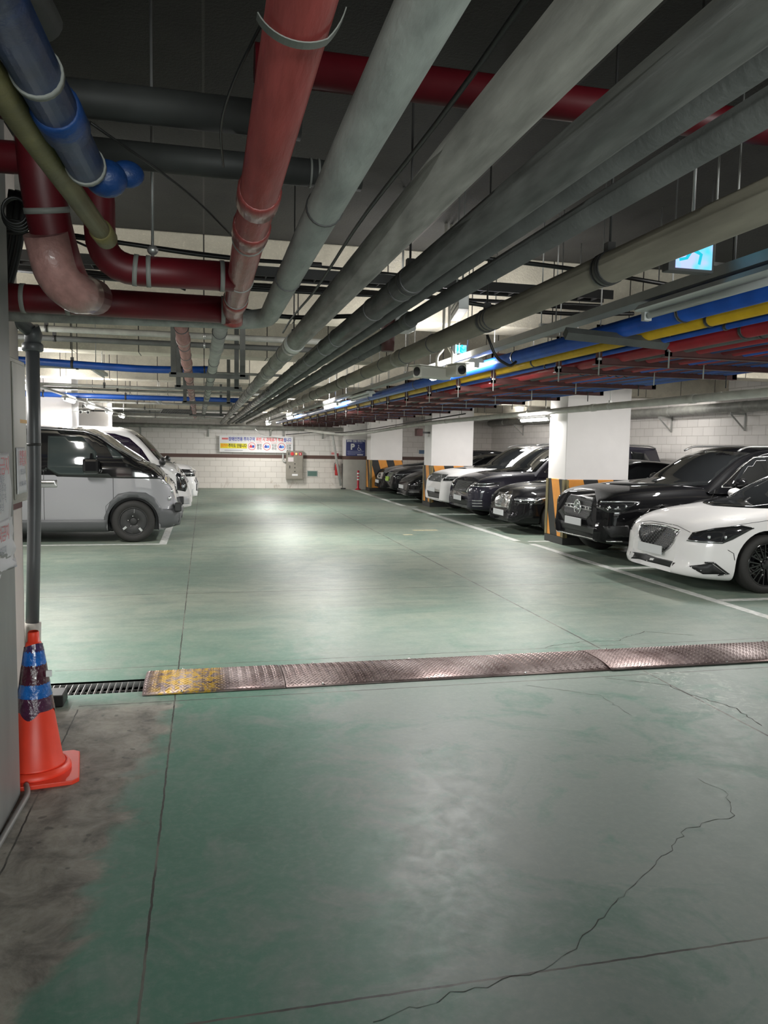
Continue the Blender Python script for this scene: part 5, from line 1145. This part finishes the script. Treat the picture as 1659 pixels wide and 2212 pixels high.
def plate(x0, x1, ya, yb, z0, label, sk=0.0):
    """arched tread-plate cover; ya..yb front and back edge"""
    b = MB(); n = 14; rows = []
    for i in range(n+1):
        t = i/n; y = ya+(yb-ya)*t; rows.append([b.bm.verts.new((x, y+(x-x0)*sk, z0+arch(t))) for x in (x0+.0, x1)])
    for i in range(n):
        f = b.bm.faces.new((rows[i][0], rows[i][1], rows[i+1][1], rows[i+1][0])); f.smooth = True
    lo = [[b.bm.verts.new((v.co.x, v.co.y, v.co.z-.006)) for v in r] for r in rows]
    for i in range(n): b.bm.faces.new((lo[i][0], lo[i+1][0], lo[i+1][1], lo[i][1])); b.bm.faces.new((rows[i][0], rows[i+1][0], lo[i+1][0], lo[i][0])); b.bm.faces.new((rows[i][1], lo[i][1], lo[i+1][1], rows[i+1][1]))
    b.bm.faces.new((rows[0][0], lo[0][0], lo[0][1], rows[0][1])); b.bm.faces.new((rows[n][0], rows[n][1], lo[n][1], lo[n][0]))
    o = tag(b.build('tread_plate', M_dia), label, 'floor plate')
    b = MB(); bm = b.bm; px = .030; py = .024; W = yb-ya
    i = 0; y = ya+.02
    while y < yb-.015:
        x = x0+.015+(px/2 if i % 2 else 0); j = 0
        while x < x1-.012:
            a = radians(38 if (i+j) % 2 else -38); t = (y-ya)/W; z = z0+arch(t)-.0005; sl = (arch(min(1, t+.01))-arch(max(0, t-.01)))/(.02*W)
            ca, sa = cos(a), sin(a); yy = y+(x-x0)*sk
            def pt(u, v, h): dy = u*sa+v*ca; return bm.verts.new((x+u*ca-v*sa, yy+dy, z+h+dy*sl))
            q = [pt(-.0135, 0, 0), pt(0, -.0042, 0), pt(.0135, 0, 0), pt(0, .0042, 0)]; u1, u2 = pt(-.006, 0, .0032), pt(.006, 0, .0032)
            bm.faces.new((q[0], q[1], u1)); bm.faces.new((q[1], u2, u1)); bm.faces.new((q[1], q[2], u2)); bm.faces.new((q[2], q[3], u2)); bm.faces.new((q[3], u1, u2)); bm.faces.new((q[3], q[0], u1))
            x += px; j += 1
        y += py*.82; i += 1
    b.build('tread_pattern', M_dia, o)
    for x in np.arange(x0+.25, x1-.1, .75):
        for y in (ya+.012, yb-.012):
            b = MB(); b.lathe([(.009, 0), (.009, .005), (.004, .009)], 'z', (x, y+(x-x0)*sk, z0+.012), n=8); b.build('bolt', M_chrome, o)
    return o
plate(-.40, .535, 5.115, 5.655, .002, 'tread plate at the left end with worn yellow paint')
plate(.54, 2.99, 5.115, 5.645, .002, 'long tread plate in the middle of the drain cover')
plate(2.97, 5.9, 5.10, 5.64, .007, 'tread plate at the right, its end overlapping the middle one')
e = tag(empty('drain_grate', (-1.1, 5.22, -.03)), 'steel bar grate in the open floor channel left of the tread plate', 'grate')
b = MB(); b.box(0, .75, .01, .014, -.02, .02); b.box(0, .75, .262, .266, -.02, .02); b.box(0, .75, .14, .144, -.01, .0); b.build('frame', M_steel, e)
for i in range(19):
    b = MB(); b.box(.02+i*.04, .024+i*.04, .014, .262, -.012, .022); b.build('bar', M_steel, e)
b = MB(); b.box(-.97, -.86, 4.99, 5.16, 0, .075); tag(b.build('rubber_block', M_cable, bevel=.008), 'small dark rubber block on the floor beside the cone', 'block')

# ------------------------------------------------------------------ traffic cone
M_cone = mat('cone_orange', (0.90, 0.060, 0.026), .42, var=.15, vscale=5)
def cone_tape(name, a, b_, col):
    k = mat(name, col, .18, var=.35, vscale=22, bump=1.0, bscale=34, coat=.6); return k
cx, cy = -.82, 4.00
e = tag(empty('traffic_cone', (cx, cy, 0), radians(8)), 'red-orange traffic cone wrapped in blue and dark tape beside the grey pillar', 'cone')
b = MB(); h = .20
poly = [(-h+.03, -h), (h-.03, -h), (h, -h+.03), (h, h-.03), (h-.03, h), (-h+.03, h), (-h, h-.03), (-h, -h+.03)]
b.prism(poly, 0, .022, lambda x, y, z: (x, y, z)); b.lathe([(.165, .02), (.160, .040), (.150, .052), (.142, .056), (.138, .05)], n=40); b.build('base', M_cone, e, bevel=.006)
b = MB(); R = lambda z: .128-(z-.05)/(.665-.05)*(.128-.036)
b.lathe([(.138, .045), (.134, .062), (R(.075), .075), (R(.3), .3), (R(.5), .5), (R(.66), .66), (R(.665)-.003, .668), (.028, .670), (.026, .715), (.022, .722), (.018, .70)], n=40); b.build('shell', M_cone, e)
tz = [(.335, .402, (.075, .018, .055), 'purple_tape', 1), (.400, .468, (.012, .14, .50), 'blue_tape', 0), (.465, .562, (.075, .012, .03), 'maroon_tape', 0), (.558, .628, (.010, .15, .58), 'bright_blue_tape', 0), (.622, .648, (.055, .025, .10), 'dark_tape', 1)]
for z0, z1, col, nm, wav in tz:
    b = MB(); n = 64; rings = []
    r_ = random.Random(int(z0*100))
    for i in range(6):
        t = i/5; ring = []
        for j in range(n):
            a = 2*pi*j/n; z = z0+(z1-z0)*t
            if wav and i == 0 and z0 < .4: z -= .035*max(0, sin(3*a+.8))
            if wav and i == 5 and z0 > .5: z += .018*sin(a+2.6)
            rr = R(z)+.0035+.0025*r_.random(); ring.append(b.bm.verts.new((rr*cos(a), rr*sin(a), z)))
        rings.append(ring)
    for i in range(5):
        for j in range(n): b.bm.faces.new((rings[i][j], rings[i][(j+1) % n], rings[i+1][(j+1) % n], rings[i+1][j])).smooth = True
    o = b.build('tape', cone_tape(nm, 0, 0, col), e); o['label'] = nm.replace('_', ' ')
b = MB(); b.box(.055, .082, -.05, -.038, .50, .53); b.build('sticker', mat('sticker', (.75, .75, .75), .5), e)

# ------------------------------------------------------------------ left pillar, panel box, papers
b = MB(); b.box(-1.45, -.84, .6, 3.75, 0, SLAB); struct(b.build('trim_9', mat('pillar_grey', (.25, .255, .245), .5, var=.3, vscale=3, stretch=(1, 1, .3)), bevel=.006))
b = MB(); b.box(-2.0, -1.10, 4.55, 5.13, 0, 1.24); b.box(-2.0, -1.10, 4.55, 5.13, 1.40, SLAB); struct(b.build('trim_10', mat('aged_white_paint', (.62, .56, .53), .6, var=.12, vscale=3), bevel=.006))
b = MB(); b.box(-2.0, -1.099, 4.549, 5.131, 1.24, 1.40); struct(b.build('trim_11', mat('maroon_stripe', (.13, .05, .05), .5)))
e = tag(empty('control_cabinet', (-.98, 3.76, 1.36)), 'grey steel cabinet mounted beyond the pillar edge at far left', 'cabinet')
b = MB(); b.box(0, .13, 0, .32, 0, .67); b.build('case', mat('cabinet_grey', (.36, .35, .31), .42, .2, var=.35, vscale=4, stretch=(1, 1, .2)), e, bevel=.004)
b = MB(); b.box(.13, .137, .05, .30, .02, .65); b.build('door', MATS['cabinet_grey'], e, bevel=.003)
b = MB(); b.box(-.3, .0, 0.02, .3, .3, .5); b.build('rear_bracket', M_greypaint, e)
b = MB(); b.box(.1372, .138, .17, .31, .375, .392); o = b.build('sticker', mat('orange_tag', (.75, .38, .05), .5), e); o['label'] = 'small orange sticker'
b = MB(); b.box(-1.02, -.86, 3.76, 3.80, 2.04, 2.35); tag(b.build('steel_plate', M_greypaint), 'grey steel plate rising above the wall cabinet', 'plate')
M_paper = mat('paper', (.66, .65, .68), .6, bump=.25, bscale=12); M_pr = mat('red_print', (.62, .22, .24), .6); M_pk = mat('grey_print', (.36, .36, .40), .6)
def paper(y0, y1, z0, z1, x, label, rows, torn=False):
    b = MB(); ny, nz = 8, 14; g = []
    for i in range(nz+1):
        r = []
        for j in range(ny+1):
            y = y0+(y1-y0)*j/ny; z = z0+(z1-z0)*i/nz
            if torn and i == 0: z += .06*(j/ny)**2
            r.append(b.bm.verts.new((x+.004+.004*sin(7*z*pi+j)*(j/ny)+(.012*sin(i*1.3+j*.8)*(1-i/nz) if torn else 0), y, z)))
        g.append(r)
    for i in range(nz):
        for j in range(ny): b.bm.faces.new((g[i][j], g[i][j+1], g[i+1][j+1], g[i+1][j])).smooth = True
    o = tag(b.build('notice_paper', M_paper), label, 'paper'); o.modifiers.new('s', 'SOLIDIFY').thickness = .0008
    for txt, z, sz, m in rows:
        text_mesh(txt, sz, m, 'print', o, (x+.0125, (y0+y1)/2, z), (pi/2, 0, pi/2), ext=.0004, sx=.9)
    return o
paper(3.30, 3.685, 1.30, 1.60, -.84, 'upper white notice taped on the grey pillar at far left', [('주차금지', 1.54, .085, M_pr), ('안내문', 1.485, .045, M_pk), ('차량 주차', 1.445, .045, M_pk), ('금지 구역', 1.405, .045, M_pk), ('주의', 1.365, .045, M_pk)])
paper(3.25, 3.72, 1.07, 1.315, -.84, 'lower crumpled white notice with torn edge on the grey pillar', [('주차금지', 1.255, .075, M_pr), ('주차금지', 1.185, .04, M_pk)], True)
paper(3.825, 4.0, 1.405, 1.62, -.843, 'small white notice taped on the grey cabinet door', [('관계자외', 1.585, .042, M_pr), ('조작금지', 1.55, .042, M_pr), ('접근금지', 1.505, .03, M_pk), ('관계자 제어', 1.45, .026, M_pk)])
b = MB(); b.tube(fillet([(-1.09, 4.75, 1.46), (-1.085, 4.78, 1.30), (-1.09, 4.74, 1.20)], .08), .006, n=8); tag(b.build('cable_end', M_cable), 'short black cable end hanging below the grey cabinet', 'cable')
# skirting strip at the pillar foot
b = MB(); b.tube(fillet([(-.83, 3.82, .02), (-.80, 3.72, .02), (-.815, 3.3, .02), (-.83, 2.6, .02), (-.82, 1.8, .02)], .1), .013, n=10); tag(b.build('floor_cable', mat('grey_cable', (.2, .2, .19), .5)), 'grey cable lying on the floor along the foot of the pillar', 'cable')

# downpipe
M_dp = mat('slate_grey_pvc', (.105, .11, .115), .38, var=.15, vscale=4)
e = tag(empty('downpipe', (-1.035, 5.18, 0)), 'slate grey downpipe standing in a pale sleeve behind the cone', 'pipe')
b = MB(); b.tube(fillet([(-.035, 0, .42), (0, .0, 1.3), (.005, .0, 2.24)], .4), .040, n=24); b.build('pipe', M_dp, e)
b = MB(); b.lathe([(.055, 2.20), (.062, 2.205), (.062, 2.24), (.055, 2.25)], 'z', (.005, 0, 0)); b.build('collar', M_dp, e)
b = MB(); b.tube([(.005, 0, 2.24), (.012, 0, 2.30), (-.0, -.02, 2.345)], [.046, .052, .05], n=20); b.tube([(0.01, -.0, 2.31), (-.15, -.22, 2.46), (-.2, -.30, 2.62)], .042, n=20); b.build('elbow', M_dp, e)
b = MB(); b.lathe([(.0435, 1.62), (.0435, 1.635)], 'z'); b.build('clamp', M_dark, e)
b = MB(); b.tube([(-.05, -.01, 0), (-.035, 0, .5)], .056, n=24); o = b.build('sleeve', mat('dirty_sleeve', (.60, .56, .50), .6, var=.5, vscale=6), e); o['label'] = 'dirty pale sleeve at the foot'
# black conduit bundle going up behind the pillar
b = MB()
for dx in (-.03, 0, .03): b.tube(fillet([(-1.16+dx, 4.5, 1.9), (-1.13+dx, 4.48, 2.2), (-.99+dx, 4.45, 2.55), (-.9+dx, 4.3, 2.9)], .2), .022, n=10)
tag(b.build('cable_bundle', M_cable), 'thick black cable bundle climbing behind the downpipe elbow', 'cable')
b = MB()
for i in range(4): b.tube([(-.72+.045*cos(a)*(1+.1*i), 3.35+.02*i, 2.55+.05*sin(a)*(1+.1*i)) for a in [2*pi*j/24 for j in range(24)]], .006, n=8, closed=True)
tag(b.build('cable_coil', M_cable), 'small coil of black cable at the left edge under the ceiling', 'cable')

# ------------------------------------------------------------------ far wall things
YB = 28.6
M_ban = mat('banner_white', (.80, .79, .80), .5); M_navy = mat('print_navy', (.05, .07, .42), .5); M_rr = mat('print_red', (.70, .05, .06), .5); M_bk = mat('print_black', (.03, .03, .03), .5)
e = tag(empty('banner', (1.86, YB-.14, 1.62)), 'wide white banner with Korean parking warning on the far wall', 'banner')
b = MB(); b.box(-1.33, 1.33, 0, .02, -.30, .30); b.build('sheet', M_ban, e)
T = lambda t, s, m, x0, x1, z, bo=.004: text_mesh(t, s, m, 'lettering', e, ((x0+x1)/2, -.004, z), bold=bo, fitw=x1-x0)
T('장애인전용 주차구역', .155, M_navy, -1.0, -.07, .165); T('위반 시 과태료가 부과', .155, M_rr, -.02, .97, .165); T('됩니다', .155, M_navy, .985, 1.26, .165)
b = MB(); b.box(-1.30, -.345, -.003, 0, -.165, .015); b.build('yellow_patch', mat('print_yellow', (.85, .75, .02), .5), e)
T('잠깐만!', .14, mat('print_orange', (.85, .15, .02), .5), -1.28, -1.03, -.075, .003); T('주차도 안됩니다', .15, M_bk, -1.01, -.36, -.075)
for x, a, c in ((-.17, '불법', '주차'), (.37, '빗금', '주차'), (.905, '2면', '이용')):
    b = MB(); b.tube([(x+.13*cos(q), -.004, -.08+.13*sin(q)) for q in [2*pi*j/28 for j in range(28)]], .009, n=6, closed=True); b.build('red_ring', M_rr, e)
    b = MB(); b.box(x-.09, x+.01, -.004, 0, -.13, -.06); b.box(x-.065, x-.015, -.004, 0, -.06, -.02); b.build('pictogram', M_navy if x > 0 else M_rr, e)
    b = MB(); b.box(x+.01, x+.09, -.0045, 0, -.13, -.04); b.build('pictogram', M_navy if x < 0 else mat('print_blue', (.1, .3, .75), .5), e)
    T(a, .11, M_bk, x+.18, x+.35, -.045, .001); T(c, .11, M_bk, x+.18, x+.35, -.165 if x < .9 else -.14, .001)
    b = MB(); b.box(x+.16, x+.37, -.004, 0, .045, .055); b.build('red_rule', M_rr, e)
T('주차', .09, M_bk, 1.09, 1.25, -.235, .001)
b = MB(); b.box(-1.24, -1.02, -.004, 0, .20, .215); b.box(-1.24, -1.02, -.004, 0, .155, .19); b.build('small_print', M_rr, e)
b = MB(); b.box(-1.15, -.5, -.004, 0, -.245, -.225); b.build('small_print', M_pk, e)

M_fb = mat('cabinet_taupe', (.30, .275, .235), .42, var=.15)
e = tag(empty('hydrant_cabinet', (3.25, YB-.205, .34)), 'taupe fire hydrant cabinet with red buttons on the far wall', 'cabinet')
b = MB(); b.box(-.31, .31, 0, .2, 0, 1.06); b.build('case', M_fb, e, bevel=.01)
b = MB(); b.box(-.285, .285, -.012, 0, .03, .85); o = b.build('door', M_fb, e, bevel=.004)
b = MB(); b.box(-.20, -.18, -.03, -.012, .42, .52); b.build('handle', M_dark, o)
for z in (.58, .44, .30):
    b = MB(); b.lathe([(.022, -.02), (.022, -.012)], 'y', (0.0, 0, z), n=10); b.build('rivet', M_bk, o)
b = MB(); b.box(-.25, -.05, -.014, -.012, .66, .82); b.build('label_sheet', mat('sheet_pink', (.75, .68, .68), .5), o)
b = MB(); b.box(-.10, .11, -.014, -.012, .14, .21); b.build('label_sheet', M_ban, o)
b = MB(); b.lathe([(.065, -.03), (.065, -.01), (.05, -.035)], 'y', (-.10, 0, .95), n=20); b.build('alarm_disc', M_rr, e)
b = MB(); b.lathe([(.03, -.05), (.035, -.01)], 'y', (.05, 0, .95), n=16); b.build('alarm_lamp', mat('alarm_lamp', (.9, .3, .1), .3, emit=(1, .35, .1), estr=1.5), e)
b = MB(); b.box(.15, .25, -.02, 0, .90, 1.0); b.build('call_point', M_rr, e); b = MB(); b.box(.185, .215, -.024, -.02, .92, .97); b.build('call_button', M_ban, e)
b = MB(); b.box(-.24, -.21, -.015, 0, .90, 1.0); b.build('slot', M_bk, e)
pipe('hydrant_feed', 'pale pipe looping into the left side of the hydrant cabinet', [(2.83, YB-.05, 2.12), (2.83, YB-.05, 1.02), (2.935, YB-.05, .98)], .034, M_wht, fil=.08)
e = tag(empty('wall_sign', (3.93, YB-.02, .56)), 'small green rectangular plate with pale frame low on the far wall', 'sign')
b = MB(); b.box(-.20, .20, 0, .02, -.115, .115); b.build('frame', M_wht, e); b = MB(); b.box(-.175, .175, -.004, 0, -.09, .09); b.build('face', mat('green_plate', (.10, .18, .155), .4), e)
e = tag(empty('fire_extinguisher', (4.84, YB-.12, .50)), 'red fire extinguisher hanging on the far wall by the leaning pipe', 'fire extinguisher')
b = MB(); b.lathe([(.001, 0), (.07, .005), (.08, .03), (.08, .36), (.065, .42), (.03, .45), (.028, .48), (.001, .48)], 'z', n=24); b.build('cylinder', mat('extinguisher_red', (.48, .015, .02), .3, coat=.4), e)
b = MB(); b.box(-.02, .02, -.05, .03, .48, .51); b.box(-.012, .012, -.09, .0, .52, .54); b.build('handle', M_dark, e)
b = MB(); b.tube(fillet([(-.02, 0, .48), (-.1, -.02, .46), (-.11, -.03, .2)], .05), .01, n=8); b.build('hose', M_cable, e)
b = MB(); b.box(-.015, .015, -.01, .12, .3, .33); b.build('wall_hook', M_dark, e)
b = MB(); b.box(4.64, 4.76, YB-.01, YB, 1.28, 1.36); tag(b.build('wall_sticker', mat('pale_red_sticker', (.7, .25, .25), .5)), 'faded red sticker on the wall above the extinguisher', 'sticker')
b = MB(); b.box(4.82, 4.90, YB-.09, YB, 1.20, 1.33); tag(b.build('alarm_box', M_redb), 'small red alarm box above the extinguisher', 'alarm')
pipe('leaning_pipe', 'white pipe leaning down the far wall beside the grey pier', [(4.62, YB-.25, 2.12), (4.66, YB-.22, 1.9), (4.98, YB-.2, .12)], .045, M_wht, fil=.1)
b = MB(); b.tube([(5.06, YB-.12, 0), (5.04, YB-.12, .95)], .018, n=8); tag(b.build('dark_rod', M_dark), 'thin dark rod standing between the leaning pipe and grey pier', 'rod')
b = MB(); b.box(4.96, 5.14, YB-.36, YB-.28, 0, .05); tag(b.build('floor_clamp', M_dark, bevel=.01), 'dark clamp on the floor at the foot of the leaning pipe', 'clamp')
# blue disabled parking sign
M_sb = mat('sign_navy', (.025, .035, .16), .4); M_sw = mat('sign_white', (.82, .82, .82), .5)
e = tag(empty('parking_sign', (5.50, YB-.345, 1.545)), 'dark blue disabled parking sign on the pier above its stripe', 'sign')
b = MB(); b.box(-.36, .36, 0, .02, -.30, .30); b.build('panel', M_sb, e)
for t, s, x, z, bo, sx in (('장애인 전용 주차구역', .085, 0, .245, .003, .9), ('P', .30, -.12, .03, .012, 1)):
    text_mesh(t, s, M_sw, 'lettering', e, (x, -.003, z), bold=bo, sx=sx)
b = MB(); cxs, czs = .13, -.035
b.tube([(cxs+.055*cos(a), -.004, czs+.055*sin(a)) for a in [radians(120+i*12) for i in range(20)]], .009, n=6)
b.tube([(cxs-.02, -.004, czs+.10), (cxs-.01, -.004, czs+.03), (cxs+.04, -.004, czs+.02), (cxs+.075, -.004, czs-.05), (cxs+.10, -.004, czs-.04)], .009, n=6); b.ball((cxs-.02, -.004, czs+.13), .018, (1, .2, 1)); b.build('wheelchair_symbol', M_sw, e)
b = MB()
for z, x0, x1 in ((.185, -.1, .25), (-.12, -.32, .32), (-.15, -.32, .30), (-.18, -.3, .2), (-.215, -.32, .32), (-.25, -.3, 0)): b.box(x0, x1, -.003, 0, z-.006, z+.006)
b.build('small_print', mat('sign_pale_blue', (.35, .38, .6), .5), e); b = MB(); b.box(.06, .28, -.004, 0, -.27, -.24); b.build('white_patch', M_sw, e)
# bollard
e = tag(empty('bollard', (5.56, 28.0, 0)), 'red post bollard with white bands in front of the grey pier', 'bollard')
b = MB(); b.lathe([(.11, 0), (.11, .02), (.05, .05), (.04, .06), (.04, .68), (.03, .71), (.001, .72)], 'z', n=20); b.build('post', mat('bollard_red', (.50, .02, .04), .4), e)
for z in (.38, .49, .60):
    b = MB(); b.lathe([(.042, z-.03), (.042, z+.03)], 'z', n=20); b.build('reflective_band', M_sw, e)
b = MB(); b.box(8.05, 8.5, YB-.012, YB, 1.36, 1.50); o = tag(b.build('tape_patch', mat('blue_tape_patch', (.10, .17, .28), .5)), 'crooked blue tape patch on the far wall behind the farthest cars', 'tape')
